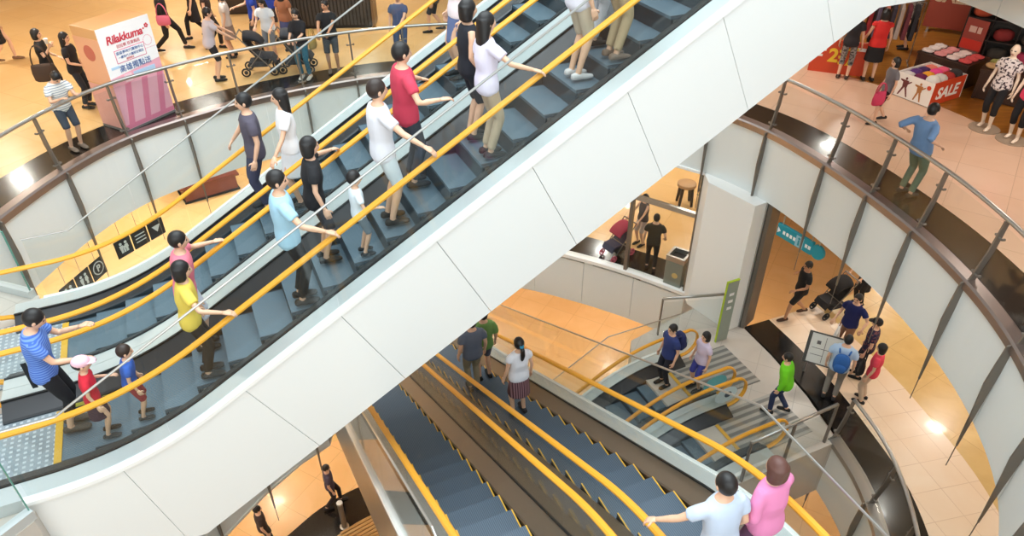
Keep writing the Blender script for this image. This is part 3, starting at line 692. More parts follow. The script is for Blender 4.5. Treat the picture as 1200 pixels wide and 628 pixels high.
    # hands, head and face join the same mesh
    hb = MB(); hb.v = [tuple(v.co) for v in me.vertices]; hb.f = [tuple(p.vertices) for p in me.polygons]; hb.m = [0] * len(hb.f); bpy.data.meshes.remove(me)
    for k in arms:
        S, el, wr = arms[k]; d = (wr - el).normalized(); nr = V((-k, 0, 0)) if abs(d.x) < .7 else V((0, 0, -1))
        if d.y > .5: nr = V((0, 0, -1))
        hand_mesh(hb, wr, d, nr, s * 1.05, curl, 1 if (d.cross(nr)).y * 1 >= 0 or d.y > .5 else -1)
    head_mesh(hb, hc, Rh, hs)
    root = obj(name, hb, [skm, EYE, LIP], smooth=True)
    root.location = loc; root.rotation_euler = (0, 0, radians(face - 90)); tag(root, label, cat, group)
    # clothes
    def put(nm, mb, m, vox=.019, sm=3):
        mm = remesh(nm, mb, vox * (1 if not kid else .75), sm); mm.materials.append(m); o = bpy.data.objects.new(nm, mm); COL.objects.link(o); o.parent = root; return o
    g = .016
    if top:
        tb = MB(); m = topm or cloth(topc); lowz = {'tee': .82, 'tank': .84, 'long': .82, 'dress': .50, 'hood': .80}[top]; dress = top == 'dress'
        rr = []
        if dress:
            for z, w, d in ((.50, .205, .175), (.66, .195, .15)): rr.append(ring(V((0, (pel.y) * 1, 0)) + (pel + V((0, 0, (z - .925) * s))), w * s * wf, d * s * wf, Matrix.Identity(3)))
        for z, w, d in tors:
            if z < lowz - .02 and not dress: continue
            if z > 1.44: continue
            if dress and z < .85: continue
            loose = .022 if z < 1.25 else g
            if top == 'hood': loose += .015
            w2 = max(w, .145 * wf) if z < 1.2 and z > 1 else w
            rr.append(ring(up(0, 0, z), (w2 + loose) * s, (d + loose) * s, Rl))
        tb.loft(rr)
        fr = {'tee': .62, 'tank': .0, 'long': 2., 'dress': .35, 'hood': 2.}[top]
        if slv is not None: fr = slv
        for k in arms:
            S, el, wr = arms[k]; e_ = .02 + (.012 if top == 'hood' else 0)
            if fr <= 0: continue
            if fr < 1: tb.tube([S - X * k * .04 * s, S.lerp(el, fr * .5), S.lerp(el, fr)], [(.055 + e_ * .6) * s, (.05 + e_) * s, (.046 + e_) * s], 10)
            else: tb.tube([S - X * k * .04 * s, S.lerp(el, .4), el, el.lerp(wr, min(1., fr - 1) * .95)], [(.055 + e_ * .6) * s, (.05 + e_ * .8) * s, (.04 + e_ * .8) * s, (.03 + e_ * .7) * s], 10)
        put({'dress': 'dress', 'hood': 'hoodie', 'long': 'shirt'}.get(top, 'shirt'), tb, m)
    if bot in ('shorts', 'trousers', 'capri', 'skirt', 'longskirt'):
        m = botm or cloth(botc); bb = MB()
        hp = [(z, w, d) for z, w, d in tors if z < 1.0]
        if bot in ('skirt', 'longskirt'):
            zl = .50 if bot == 'skirt' else .25
            bb.loft([ring(pel + V((0, 0, (z - .925) * s)), w * s * wf, d * s * wf, Matrix.Identity(3)) for z, w, d in ((zl, .22, .19), (.75, .2, .155))] + [ring(up(0, 0, z), (w + .014) * s, (d + .014) * s, Rl) for z, w, d in hp[1:]])
        else:
            bb.loft([ring(up(0, 0, z) if z > .9 else pel + V((0, 0, (z - .925) * s)), (w + .012) * s, (d + .012) * s, Rl if z > .9 else Matrix.Identity(3)) for z, w, d in hp])
            for k in foot:
                kn, an = knee[k]; P = [hip[k] + Z * .03 * s, hip[k].lerp(kn, .4), hip[k].lerp(kn, .85)]; r = [.095 * s * wf, .09 * s * wf, .076 * s]
                if bot == 'shorts': P += [hip[k].lerp(kn, 1.0)]; r += [.074 * s]
                if bot == 'capri': P += [kn, kn.lerp(an, .45)]; r += [.068 * s, .062 * s]
                if bot == 'trousers': P += [kn, kn.lerp(an, .5), kn.lerp(an, .93)]; r += [.066 * s, .06 * s, .055 * s]
                bb.tube(P, r, 10)
        put({'capri': 'trousers', 'longskirt': 'skirt'}.get(bot, bot), bb, m)
    if shoec:
        for k in foot:
            an = knee[k][1]; a0 = an - Z * .05 * s; sb = MB()
            sb.loft([ring(a0 + Y * (t * s) + Z * (zz * s), w * s, hh * s, Matrix.Rotation(-pi / 2, 3, 'X'), 12, 2.5) for t, zz, w, hh in ((-.085, .0, .02, .02), (-.07, .005, .038, .036), (-.02, .008, .042, .043), (.05, .0, .045, .038), (.12, -.01, .05, .027), (.175, -.014, .042, .021), (.2, -.016, .022, .014))])
            o = obj('shoe', sb, cloth(shoec), root, smooth=True)
    hm = hairm or HAIRB
    if hair and hair != 'bald':
        ha = MB(); R = Rh; q = lambda x, y, z: hc + R @ (V((x, y, z)) * hs)
        if hair == 'cap':
            ha.ell(q(0, -.02, .028), (.088 * hs, .106 * hs, .098 * hs), 18, 12, 0, R); cp = MB()
            cp.ell(q(0, -.008, .05), (.094 * hs, .112 * hs, .085 * hs), 18, 12, 0, R); cp.loft([ring(q(0, y, .045 - .02 * (y - .08) / .08), w * hs, .006 * hs, R @ Matrix.Rotation(-pi / 2, 3, 'X'), 12, 2) for y, w in ((.06, .085), (.12, .075), (.165, .045))])
            obj('cap', cp, cloth(capc), root, smooth=True)
        else:
            ha.ell(q(0, -.018, .024), (.087 * hs, .104 * hs, .112 * hs), 20, 14, 0, R)
        if hair == 'bob': ha.loft([ring(q(0, y, z), w * hs, d * hs, R, 14) for y, z, w, d in ((-.03, .06, .09, .09), (-.036, -.02, .1, .085), (-.04, -.1, .098, .07), (-.04, -.12, .08, .055))])
        if hair == 'long': ha.loft([ring(q(0, y, z), w * hs, d * hs, R, 14) for y, z, w, d in ((-.03, .06, .09, .09), (-.04, -.03, .1, .08), (-.06, -.15, .11, .06), (-.075, -.26, .105, .045), (-.08, -.33, .07, .03))])
        if hair == 'ponytail':
            ha.ell(q(0, -.125, .035), (.028 * hs, .03 * hs, .03 * hs), 10, 8, 0, R)
            ha.tube([q(0, -.12, .035), q(0, -.165, -.02), q(0, -.17, -.12), q(0, -.15, -.22), q(0, -.145, -.27)], [.025 * hs, .038 * hs, .042 * hs, .03 * hs, .008 * hs], 10)
        mm = remesh('hair', ha, .013 * hs, 1); mm.materials.append(hm); o = bpy.data.objects.new('hair', mm); COL.objects.link(o); o.parent = root
        if hair == 'ponytail':
            tb = MB(); tb.tube([q(0, -.125, .055), q(0, -.13, .02)], .036 * hs, 10); obj('hair_tie', tb, cloth((60, 150, 190)), root)
    root['_h'] = h; del root['_h']
    return root
STR_B = wave_mat('blue_stripe_cloth', (66, 104, 190), (112, 146, 214), 11, 'Z', .85)
STR_W = wave_mat('white_stripe_cloth', (232, 232, 228), (150, 160, 176), 7, 'Z', .85, 0, .72, .8)
FLORAL = noise_mat('dark_floral_cloth', (34, 34, 62), (120, 70, 74), 24, .85, lo=.5, hi=.6)
PLAID = wave_mat('maroon_plaid_cloth', (74, 40, 48), (150, 110, 116), 9, 'X', .85)
GPAT = noise_mat('grey_patterned_cloth', (150, 144, 140), (70, 66, 66), 22, .85, lo=.48, hi=.56)
UP, DN, LD = 24.6, 204.6, 113.7
def on(e, T, c): p = e.stand(T, c); return (p.x, p.y, p.z)
tN = lambda t: t + 1.5
# --- riders of the nearest escalator (lane centre 7.395; c > 0 is the far side of the lane)
def HR(h, e, x, down=False, f=.36):
    s = h / 1.7; sg = 1 if x > 0 else -1
    return (x / s, f / s, (.85 + (-f if down else f) * e.ta + .075) / s)
person('man in a blue striped t-shirt stepping onto the near escalator with both arms reaching forward', on(main_near, -.7, .08), UP, 1.74, top='tee', topm=STR_B, bot='capri', botc=(24, 24, 28), shoec=(70, 66, 62), armR=(.16, .40, 1.04), armL=(-.18, .44, 1.22), nod=22, lean=6, feet_apart=.08)
person('small child in red with a pink and white cap, in front of the striped man', on(main_near, -.3, -.27), UP, 1.14, 'f', top='tee', topc=(206, 36, 56), bot='skirt', botc=(60, 40, 60), hair='cap', capc=(240, 190, 204), armL=(-.2, .3, 1.1), lean=5)
person('small child in a blue top and red shorts, ahead of the child in red', on(main_near, .1, -.26), UP, 1.05, top='tee', topc=(44, 92, 180), bot='shorts', botc=(150, 50, 60), lean=10, hairm=HAIRD)
person('woman in a yellow t-shirt holding the near handrail of the big white escalator', on(main_near, 1.1, -.26), UP, 1.6, 'f', top='tee', topc=(222, 196, 84), bot='trousers', botc=(40, 36, 34), hair='bob', armR=HR(1.6, main_near, .44), lean=6, feet_apart=.08)
person('person in a pink polo shirt reaching for the far handrail of the near lane', on(main_near, .9, .26), UP, 1.66, 'm', top='tee', topc=(236, 128, 146), bot='shorts', botc=(206, 206, 214), armL=HR(1.66, main_near, -.44, f=.42), lean=8, feet_apart=.08)
person('man in a light blue shirt and black trousers, ahead of the woman in yellow', on(main_near, 1.92, -.26), UP, 1.72, top='tee', topc=(164, 204, 226), bot='trousers', botc=(26, 26, 30), armR=HR(1.72, main_near, .44), look=-15, feet_apart=.08)
person('person in a black t-shirt with one arm stretched out along the handrail', on(main_near, 2.6, .12), UP, 1.62, 'f', top='tee', topc=(30, 30, 34), bot='shorts', botc=(56, 56, 64), hair='bob', armL=HR(1.62, main_near, -.55, f=.4), lean=4, feet_apart=.08)
person('small child in a white t-shirt, ahead of the man in light blue', on(main_near, 2.75, -.28), UP, 1.05, top='tee', topc=(228, 236, 244), bot='shorts', botc=(120, 130, 140), armR=(.3, .3, 1.1))
person('man in a plain white t-shirt and pale shorts midway up the near escalator', on(main_near, 3.5, -.1), UP, 1.76, top='tee', topc=(224, 224, 232), bot='shorts', botc=(214, 224, 230), armR=HR(1.76, main_near, .6), hairm=HAIRD, feet_apart=.09)
person('man in a red t-shirt midway up the near escalator, beside the man in white', on(main_near, 3.83, .24), UP, 1.76, top='tee', topc=(198, 60, 84), bot='trousers', botc=(50, 56, 66), armR=(.35, .3, 1.15), armL=HR(1.76, main_near, -.46), wide=1.05, feet_apart=.08)
person('person in black leaning at the far handrail high on the near escalator', on(main_near, 4.57, .25), UP, 1.66, 'f', top='tank', topc=(26, 28, 38), bot='shorts', botc=(30, 32, 42), hair='bob', armL=HR(1.66, main_near, -.46), armR=(.18, .1, .9), feet_apart=.07)
person('woman in a white and lilac top and beige trousers high on the near escalator', on(main_near, 4.6, -.27), UP, 1.66, 'f', top='tee', topc=(222, 216, 236), bot='trousers', botc=(188, 166, 140), hair='long', armR=HR(1.66, main_near, .43), armL=(-.18, .1, .88), feet_apart=.07)
person('man in beige shorts near the top of the near escalator, head out of the picture', on(main_near, 5.7, -.1), UP, 1.72, top='tee', topc=(216, 214, 224), bot='shorts', botc=(196, 180, 158), shoec=(200, 196, 196), feet_apart=.08)
person('person in khaki trousers at the top edge with a black bag by the legs', on(main_near, 6.1, -.26), UP, 1.7, top='tee', topc=(60, 62, 74), bot='trousers', botc=(184, 160, 128), shoec=(120, 100, 86), feet_apart=.08, armL=(-.2, .1, .9))
person('person in pale blue and white at the top edge, on the near escalator', on(main_near, 6.1, .26), UP, 1.7, 'f', top='tee', topc=(210, 220, 236), bot='trousers', botc=(206, 206, 212), feet_apart=.07, armR=(.18, .1, .9))
# --- far lane
person('woman in a white top and skirt riding down the far lane of the big escalator', on(main_far, 2.46, -.26), DN, 1.65, 'f', top='tee', topc=(236, 234, 236), bot='skirt', botc=(226, 226, 230), hair='long', armL=HR(1.65, main_far, -.42, True), feet_apart=.07)
person('person in dark grey behind the woman in white on the far lane', on(main_far, 2.1, .24), DN, 1.7, 'm', top='tee', topc=(84, 78, 92), bot='trousers', botc=(60, 62, 84), armR=HR(1.7, main_far, .44, True), feet_apart=.08)
person('person in a white and pink blouse high on the far lane of the big escalator', on(main_far, 5.0, -.2), DN, 1.66, 'f', top='tee', topc=(236, 222, 226), bot='skirt', botc=(96, 110, 150), hair='long')
# --- riders of the bronze pair
def onl(e, s_, c): return on(e, S0 - s_, c)
person('man in a grey polo and khaki trousers half hidden by the white truss', onl(low_r, 8.95, -.2), LD, 1.72, top='tee', topc=(98, 106, 124), bot='trousers', botc=(150, 136, 112), feet_apart=.07)
person('boy in a green shirt and grey shorts riding down the bronze escalator', onl(low_r, 9.4, .17), LD, 1.68, top='tee', topc=(112, 152, 84), bot='shorts', botc=(86, 88, 104), armL=(-.25, .1, .9), slv=.9)
person('girl with a ponytail, white blouse and maroon plaid skirt riding down the bronze escalator', onl(low_r, 7.65, -.02), LD, 1.6, 'f', top='tee', topc=(232, 232, 240), bot='skirt', botm=PLAID, hair='ponytail', shoec=(40, 36, 40), slv=.4)
person('person in a pale blue shirt at the head of the bronze escalator', onl(low_r, 2.85, -.26), LD, 1.68, top='tee', topc=(190, 202, 222), bot='trousers', botc=(120, 130, 150), armL=(-.46, .36, 1.0), lean=8, feet_apart=.07, armR=(.18, .12, .9))
person('person in a pink jacket beside the one in pale blue at the bottom edge', onl(low_r, 2.85, .25), LD, 1.66, 'f', top='long', topc=(222, 132, 176), bot='trousers', botc=(110, 70, 100), hair='bob', hairm=mat('reddish_hair', (92, 58, 50), .5), armR=(.44, .36, 1.0), lean=5, feet_apart=.07, armL=(-.18, .1, .9))
# --- riders of the pair down from the middle floor
person('person in a navy t-shirt with a backpack stepping onto the escalator behind the railing', on(third_far, R3 + .75, .16), DN, 1.72, top='tee', topc=(42, 58, 118), bot='trousers', botc=(30, 32, 44))
person('person in a lilac and white top beside the one in navy at the escalator head', on(third_far, R3 + 1.2, -.24), DN, 1.62, 'f', top='tee', topc=(216, 202, 226), bot='shorts', botc=(66, 72, 160), hair='bob')
# --- left balcony
person('man in a white striped polo and dark shorts leaning on the left balcony railing', (-8.62, 13.13, .0), -33, 1.68, top='tee', topm=STR_W, bot='shorts', botc=(60, 68, 84), shoec=(120, 104, 92), armR=(.16, .42, 1.2), armL=(-.14, .44, 1.21), lean=12, nod=35)
person('woman in black with a short bob and a brown bag, drinking from a white cup', (-10.14, 15.5, 0), 10, 1.62, 'f', top='tee', topc=(24, 22, 24), bot='trousers', botc=(30, 28, 30), hair='bob', armR=(.14, .24, 1.32), armL=(-.2, .2, 1.0))
person('long-haired woman in black standing against the side of the pink poster kiosk', (-9.35, 15.15, 0), 0, 1.66, 'f', top='tee', topc=(28, 26, 32), bot='trousers', botc=(38, 42, 52), hair='long', armR=(.2, .3, 1.05))
person('woman in a short black dress at the left edge of the picture, walking away', (-12.75, 18.0, 0), 20, 1.64, 'f', top='dress', topc=(24, 22, 26), bot=None, shoec=(130, 96, 70), hair='long', stride=.4)
person('person all in black striding past behind the pink poster kiosk, pink bag at the hip', (-8.85, 18.75, 0), 15, 1.72, top='long', topc=(24, 22, 26), bot='trousers', botc=(22, 20, 22), stride=.7)
person('person in black tights walking behind the other walker in black', (-8.5, 19.8, 0), 195, 1.66, 'f', top='dress', topc=(26, 24, 30), bot='trousers', botc=(22, 20, 24), stride=.5, hair='long')
person('woman in dark brown walking right, left of the man in lilac grey', (-7.75, 18.85, 0), 10, 1.68, 'f', top='dress', topc=(48, 34, 28), bot='trousers', botc=(26, 22, 22), stride=.3, hair='long')
person('man in a lilac grey t-shirt and black shorts leaning over a stroller', (-7.0, 16.72, 0), 28, 1.7, top='tee', topc=(196, 186, 192), bot='shorts', botc=(34, 34, 38), armR=(.2, .48, 1.02), armL=(-.2, .5, 1.05), lean=10, wide=1.06)
person('person in a pale top standing behind the man in lilac grey', (-7.1, 18.3, 0), 190, 1.66, 'f', top='tee', topc=(206, 196, 190), bot='skirt', botc=(150, 130, 120), hair='bob')
person('man in a royal blue t-shirt facing left behind the strollers', (-6.55, 18.75, 0), 200, 1.72, top='tee', topc=(30, 62, 160), bot='trousers', botc=(70, 60, 58), armR=(.2, .4, 1.1))
person('person in royal blue cut by the top edge, right of the other one in blue', (-6.35, 19.7, 0), 250, 1.7, top='tee', topc=(26, 56, 150), bot='shorts', botc=(46, 40, 44))
person('person in brown facing the counter at the back', (-5.75, 18.7, 0), 70, 1.62, 'f', top='tee', topc=(150, 96, 66), bot='skirt', botc=(64, 70, 110), hair='long')
person('long-haired woman in a white t-shirt and grey shorts bending over a dark stroller', (-5.98, 17.95, 0), 265, 1.64, 'f', top='tee', topc=(224, 230, 236), bot='shorts', botc=(120, 124, 130), hair='long', armR=(.2, .32, 1.0), armL=(-.2, .32, .98), lean=8, nod=20)
person('woman in a black top and blue jeans holding the left balcony railing', (-4.92, 16.86, 0), 262, 1.66, 'f', top='tee', topc=(26, 24, 28), bot='trousers', botc=(44, 104, 128), shoec=(200, 196, 190), hair='long', armL=(-.05, .36, 1.06), armR=(.12, .36, 1.06), nod=15, slv=.9)
person('man in a black t-shirt and charcoal shorts standing at the left balcony railing', (-4.33, 17.28, 0), 278, 1.72, top='tee', topc=(26, 26, 28), bot='shorts', botc=(62, 64, 70), shoec=(90, 76, 66), armL=(-.02, .4, 1.08), armR=(.2, .42, 1.06), look=-30, skin=1)
person('person in blue jeans at the far railing, head behind the escalator handrails', (-2.75, 18.0, 0), 265, 1.7, top='tee', topc=(70, 84, 120), bot='trousers', botc=(72, 90, 126), armL=(-.1, .4, 1.06))
person('person in black shorts walking past behind the far railing, cut by the top edge', (-2.1, 20.3, 0), 180, 1.7, top='tee', topc=(60, 60, 66), bot='shorts', botc=(30, 30, 34), stride=.35)
# --- right balcony
person('man in a light blue shirt and green trousers leaning back on the right balcony railing', (6.98, 11.3, 0), 22, 1.74, top='tee', topc=(112, 146, 190), bot='trousers', botc=(104, 118, 96), armR=(.34, -.06, 1.12), armL=(-.34, -.06, 1.12), lean=-6, nod=10, wide=1.08, slv=1.2)
person('woman in a red top and black skirt with her back turned at the shop entrance', (8.45, 16.7, 0), 75, 1.68, 'f', top='tee', topc=(214, 44, 40), bot='skirt', botc=(28, 24, 26), hair='bob', armL=(-.25, .2, 1.0), wide=1.08, slv=.25)
person('small person in grey with a pink bag walking past the shop entrance', (7.75, 14.35, 0), 185, 1.42, 'f', top='tee', topc=(122, 116, 120), bot='shorts', botc=(26, 24, 26), stride=.3, hair='bob')
person('person in grey patterned trousers and sandals by the red discount board', (7.9, 16.85, 0), 60, 1.66, 'f', top='tee', topc=(40, 36, 40), bot='capri', botm=GPAT, shoec=(60, 46, 40), hair='long')
person('person in a dark jacket farther inside the shop behind the woman in red', (9.5, 19.1, 0), 100, 1.7, top='long', topc=(30, 26, 30), bot='trousers', botc=(24, 22, 24))
person('woman in a flowered blouse browsing the rack inside the shop', (10.3, 18.9, 0), 160, 1.64, 'f', top='tee', topm=GPAT, bot='skirt', botc=(60, 40, 40), hair='bob')
person('person in orange and brown at the right edge of the picture beside the railing', (7.45, 8.05, 0), 10, 1.66, 'f', top='tee', topc=(206, 92, 44), bot='skirt', botc=(80, 54, 36), hair='long')
# --- middle floor
person('man in dark clothes standing with his back turned behind the tall window', (3.72, 15.95, ZB), 75, 1.74, top='tee', topc=(44, 42, 34), bot='trousers', botc=(28, 26, 26), armR=(.28, .12, .95), stride=.12)
person('woman in a grey tank top and pale shorts pushing a stroller behind the tall window', (3.62, 17.15, ZB), 215, 1.64, 'f', top='tank', topc=(92, 84, 86), bot='shorts', botc=(196, 180, 170), hair='long', armR=(.2, .4, 1.0), armL=(-.2, .4, 1.0))
person('walker in black with one arm trailing, right of the steel door jamb', (6.98, 13.95, ZB), 190, 1.72, top='tee', topc=(24, 22, 24), bot='shorts', botc=(26, 24, 26), shoec=(70, 44, 30), stride=.62, armR=(.42, -.1, 1.05), armL=(-.2, .3, 1.0), skin=1)
person('person in black behind a dark stroller on the middle floor walkway', (8.75, 14.45, ZB), 200, 1.66, 'f', top='dress', topc=(30, 26, 28), bot='trousers', botc=(30, 26, 28), hair='long', armR=(.18, .42, 1.0), armL=(-.18, .42, 1.0))
person('man in a navy t-shirt with a white shopping bag, arm stretched out to the right', (7.62, 12.62, ZB), 215, 1.74, top='tee', topc=(26, 34, 92), bot='shorts', botc=(150, 110, 86), armL=(-.40, .26, 1.1), armR=(.26, .2, .95))
person('man in a pale blue shirt and grey trousers with a blue backpack, back turned', (6.86, 11.2, ZB), 60, 1.78, top='tee', topc=(176, 200, 228), bot='trousers', botc=(136, 128, 120), shoec=(40, 36, 36), wide=1.06)
person('person in a dark flowered shirt and a black cap on the middle floor', (7.75, 11.85, ZB), 150, 1.68, top='tee', topm=FLORAL, bot='trousers', botc=(40, 40, 52), hair='cap')
person('person in a coral red top and beige trousers with a dark shoulder bag', (7.55, 11.1, ZB), 140, 1.64, 'f', top='tee', topc=(222, 66, 86), bot='trousers', botc=(206, 180, 156), hair='bob', shoec=(30, 26, 28))
person('person in a lime green hoodie walking up to the empty escalator', (5.62, 10.75, ZB + .014), 150, 1.66, top='hood', topc=(112, 208, 28), bot='trousers', botc=(42, 56, 92), lean=10, stride=.3)
# --- lowest floor
person('walker in dark clothes on the lowest floor beside the curved black band', (-4.75, 12.1, ZC), 20, 1.66, top='tee', topc=(76, 66, 84), bot='trousers', botc=(40, 32, 34), stride=.4)
person('person in dark clothes at the bottom edge on the lowest floor', (-6.15, 10.85, ZC), 30, 1.66, top='tee', topc=(60, 44, 40), bot='trousers', botc=(40, 36, 36))
# ------------------------------------------------------------------ things carried, pushed and put down
def lump(mb, c, r, R=None, n=14, k=9, sq=2.6):
    def fn(p):
        q = V((p.x / r[0], p.y / r[1], p.z / r[2])); L4 = (abs(q.x) ** sq + abs(q.y) ** sq + abs(q.z) ** sq) ** (1 / sq)
        return V(p) / max(L4, 1e-6)
    mb.ell(c, r, n, k, 0, R, fn)
def bag(name, label, cat, loc, rz, w, d, h, rgb, strap=.3, group=None):
    m = cloth(rgb); mb = MB()
    rings = [[V((x * w / 2 * k, y * d / 2 * k2, z)) for x, y in [(cos(2 * pi * i / 16), sin(2 * pi * i / 16)) for i in range(16)]] for z, k, k2 in ((0, .8, .8), (.03, .95, 1), (h * .5, 1, .95), (h * .9, .92, .6), (h, .86, .35))]
    mb.loft(rings); t = obj(name, mb, m, smooth=True, loc=loc, rot=(0, 0, rz)); tag(t, label, cat, group)
    mb = MB()
    for s in (-1, 1): mb.tube([(w * .36 * cos(a), s * d * .14, h * .95 + strap * sin(a)) for a in [pi * k / 10 for k in range(11)]], .009, 6)
    obj('strap', mb, m, t, smooth=True); return t
bag('handbag', 'big brown shoulder bag hanging at the side of the woman with the cup', 'bag', (-10.02, 15.14, .62), radians(20), .48, .2, .36, (70, 54, 44), .42)
bag('handbag', 'tan handbag hung on the arm of the woman in blue jeans', 'bag', (-4.66, 16.9, .72), radians(75), .3, .14, .24, (176, 146, 76), .22)
bag('handbag', 'small pink bag at the hip of the striding walker in black', 'bag', (-8.72, 18.42, .78), radians(10), .34, .12, .24, (206, 104, 130), .3)
bag('handbag', 'pink bag carried by the small person in grey', 'bag', (7.5, 14.12, .5), radians(20), .32, .14, .28, (206, 60, 96), .2)
bag('shopping_bag', 'white shopping bag carried by the man in navy', 'bag', (7.26, 12.36, ZB + .42), radians(60), .42, .16, .5, (232, 232, 230), .2)
bag('handbag', 'dark shoulder bag against the person in coral red', 'bag', (7.36, 11.22, ZB + .75), radians(60), .3, .14, .28, (34, 30, 30), .38)
p_ = main_near.stand(7.3, -.2)
bag('handbag', 'black bag beside the legs of the person in khaki trousers', 'bag', (p_.x + .12, p_.y - .1, p_.z + .72), PSI, .4, .18, .34, (28, 28, 32), .2)
bag('handbag', 'yellow green bag beside the stroller behind the tall window', 'bag', (3.98, 17.1, ZB + .5), radians(40), .26, .14, .26, (150, 140, 50), .25)
# paper cup
mb = MB(); mb.loft([[V((r * cos(2 * pi * k / 14), r * sin(2 * pi * k / 14), z)) for k in range(14)] for z, r in ((0, .032), (.1, .042), (.105, .046), (.115, .046))]); t = tag(obj('paper_cup', mb, M['white'], loc=(-9.905, 15.40, 1.33), smooth=True), 'white paper cup held to the mouth of the woman in black', 'cup')
# backpacks
def backpack(label, loc, rz, m):
    t = thing('backpack', label, 'backpack', loc, rz); mb = MB(); lump(mb, (0, 0, .22), (.16, .09, .23)); obj('main_pocket', mb, m, t, smooth=True)
    mb = MB(); lump(mb, (0, -.08, .13), (.12, .045, .11)); obj('front_pocket', mb, m, t, smooth=True)
    for s in (-1, 1):
        mb = MB(); mb.tube([(s * .09, .06, .42), (s * .11, .16, .46), (s * .12, .27, .36), (s * .12, .28, .2), (s * .1, .1, .06)], .018, 6); obj('strap', mb, m, t, smooth=True)
backpack('bright blue backpack on the man in pale blue and grey', (6.75, 10.985, ZB + 1.0), radians(-30), cloth((44, 96, 168)))
pp = third_far.stand(R3 + .75, .16); backpack('navy backpack on the rider behind the railing', (pp.x + .225, pp.y + .10, pp.z + .98), radians(204.6 - 90), cloth((36, 44, 92)))
# strollers
def stroller(label, loc, rz, seatc, hoodc, wheelc=(30, 30, 32)):
    t = thing('stroller', label, 'stroller', loc, rz, 'strollers'); fr = M['darksteel']
    mb = MB()
    for s in (-1, 1):
        mb.tube([(s * .24, -.42, 1.0), (s * .24, -.3, .85), (s * .24, .3, .12)], .014, 6); mb.tube([(s * .24, .0, .5), (s * .24, -.36, .12)], .014, 6)
    mb.tube([(-.24, -.42, 1.0), (.24, -.42, 1.0)], .018, 6); mb.tube([(-.24, .0, .48), (.24, .0, .48)], .012, 6); obj('frame', mb, fr, t)
    for x, y in ((-.24, .3), (.24, .3), (-.24, -.36), (.24, -.36)):
        mb = MB()
        for k in range(18):
            pass
        rings = []
        for k in range(20):
            a = 2 * pi * k / 20; c = V((x, y + .09 * cos(a), .11 + .09 * sin(a))); rings.append([c + V((.02 * cos(b), .02 * sin(b) * cos(a), .02 * sin(b) * sin(a))) for b in [2 * pi * i / 8 for i in range(8)]])
        mb.loft(rings, 0, False, True); mb.tube([(x - .015, y, .11), (x + .015, y, .11)], .045, 10); obj('wheel', mb, cloth(wheelc), t, smooth=True)
    mb = MB(); mb.loft([[V((x, y0 + dy, z0 + dz)) for x, dy, dz in ((-.2, 0, 0), (.2, 0, 0), (.2, .03, .05), (-.2, .03, .05))] for y0, z0 in ((.34, .28), (.26, .40), (-.05, .42), (-.2, .62), (-.3, .86))]); obj('seat', mb, cloth(seatc), t)
    mb = MB(); rings = []
    for k in range(7):
        a = pi * (.02 + .55 * k / 6); rings.append([V((.22 * cos(b), -.22 + (.34 * cos(a)) * (1 if True else 0), .72 + .32 * sin(a) * (.55 + .45 * sin(b)))) for b in [pi * i / 10 for i in range(11)]])
    mb.loft(rings + [[q - V((0, .0, .02)) for q in r] for r in rings[::-1]], 0, False, True); obj('hood', mb, cloth(hoodc), t, smooth=True)
    mb = MB(); mb.box((-.18, -.28, .2), (.18, .16, .34)); obj('basket', mb, cloth((50, 50, 56)), t, bevel=.03)
    return t
stroller('dark stroller between the man in lilac grey and the long-haired woman in white', (-6.05, 17.22, 0), radians(-82), (44, 44, 50), (38, 38, 44))
stroller('dark stroller in front of the long-haired woman in white, by the woman in jeans', (-5.2, 17.38, 0), radians(-86), (56, 56, 60), (64, 66, 72))
stroller('pink and charcoal stroller behind the tall window', (2.88, 16.62, ZB), radians(125), (60, 62, 84), (176, 60, 84), (196, 90, 110))
stroller('black stroller in front of the person in black on the middle floor', (7.9, 14.14, ZB), radians(110), (36, 34, 36), (30, 28, 30))
# ------------------------------------------------------------------ poster kiosk on the left balcony
t = thing('poster_kiosk', 'tall pink and white poster kiosk behind the left balcony railing', 'kiosk', (-7.655, 14.415, 0), radians(62))
W2, D2, H2 = .605, .75, 2.1
PK = mat('poster_pink', (240, 176, 192), .45); PW = mat('poster_white', (250, 246, 246), .45); PR = mat('poster_red', (206, 60, 76), .5); PB = mat('poster_blue', (44, 96, 160), .5); PLB = mat('poster_pale_blue', (186, 214, 240), .5); PD = mat('poster_deep_pink', (226, 130, 158), .5)
CB_ = mat('tan_board', (222, 172, 118), .5)
mb = MB(); mb.box((-W2, 0, .04), (W2, D2, H2)); obj('body', mb, CB_, t, bevel=.008)
mb = MB(); mb.box((-W2 - .01, -.02, 0), (W2 + .01, D2, .04)); obj('base', mb, mat('kiosk_base', (120, 116, 116), .5), t)
fr = lambda y0, y1: (lambda x, z, k: (x, -y0 - (y1 - y0) * (1 - k), z))
mb = MB(); mb.xprism([(-W2, .04), (W2, .04), (W2, 1.22), (-W2, 1.12)], fr(0, .006)); obj('poster_lower', mb, PK, t)
mb = MB(); mb.xprism([(-W2, 1.12), (W2, 1.22), (W2, H2), (-W2, H2)], fr(0, .006)); up_ = obj('poster_upper', mb, PW, t)
mb = MB()
for a in (-.42, -.02, .36): mb.xprism([(a - .12, .05), (a + .02, .05), (a + .22, .95), (a + .08, .95)], fr(.006, .008))
mb.xprism([(-W2, .05), (W2, .05), (W2, .14), (-W2, .14)], fr(.008, .01)); obj('stripes', mb, PD, t)
text('lettering', 'Rilakkuma', .215, PR, t, (-.04, -.01, 1.83), bold=.006, shear=.18, spacing=.95)
text('lettering', '拉拉熊 百貨商店', .075, PR, t, (.0, -.01, 1.68))
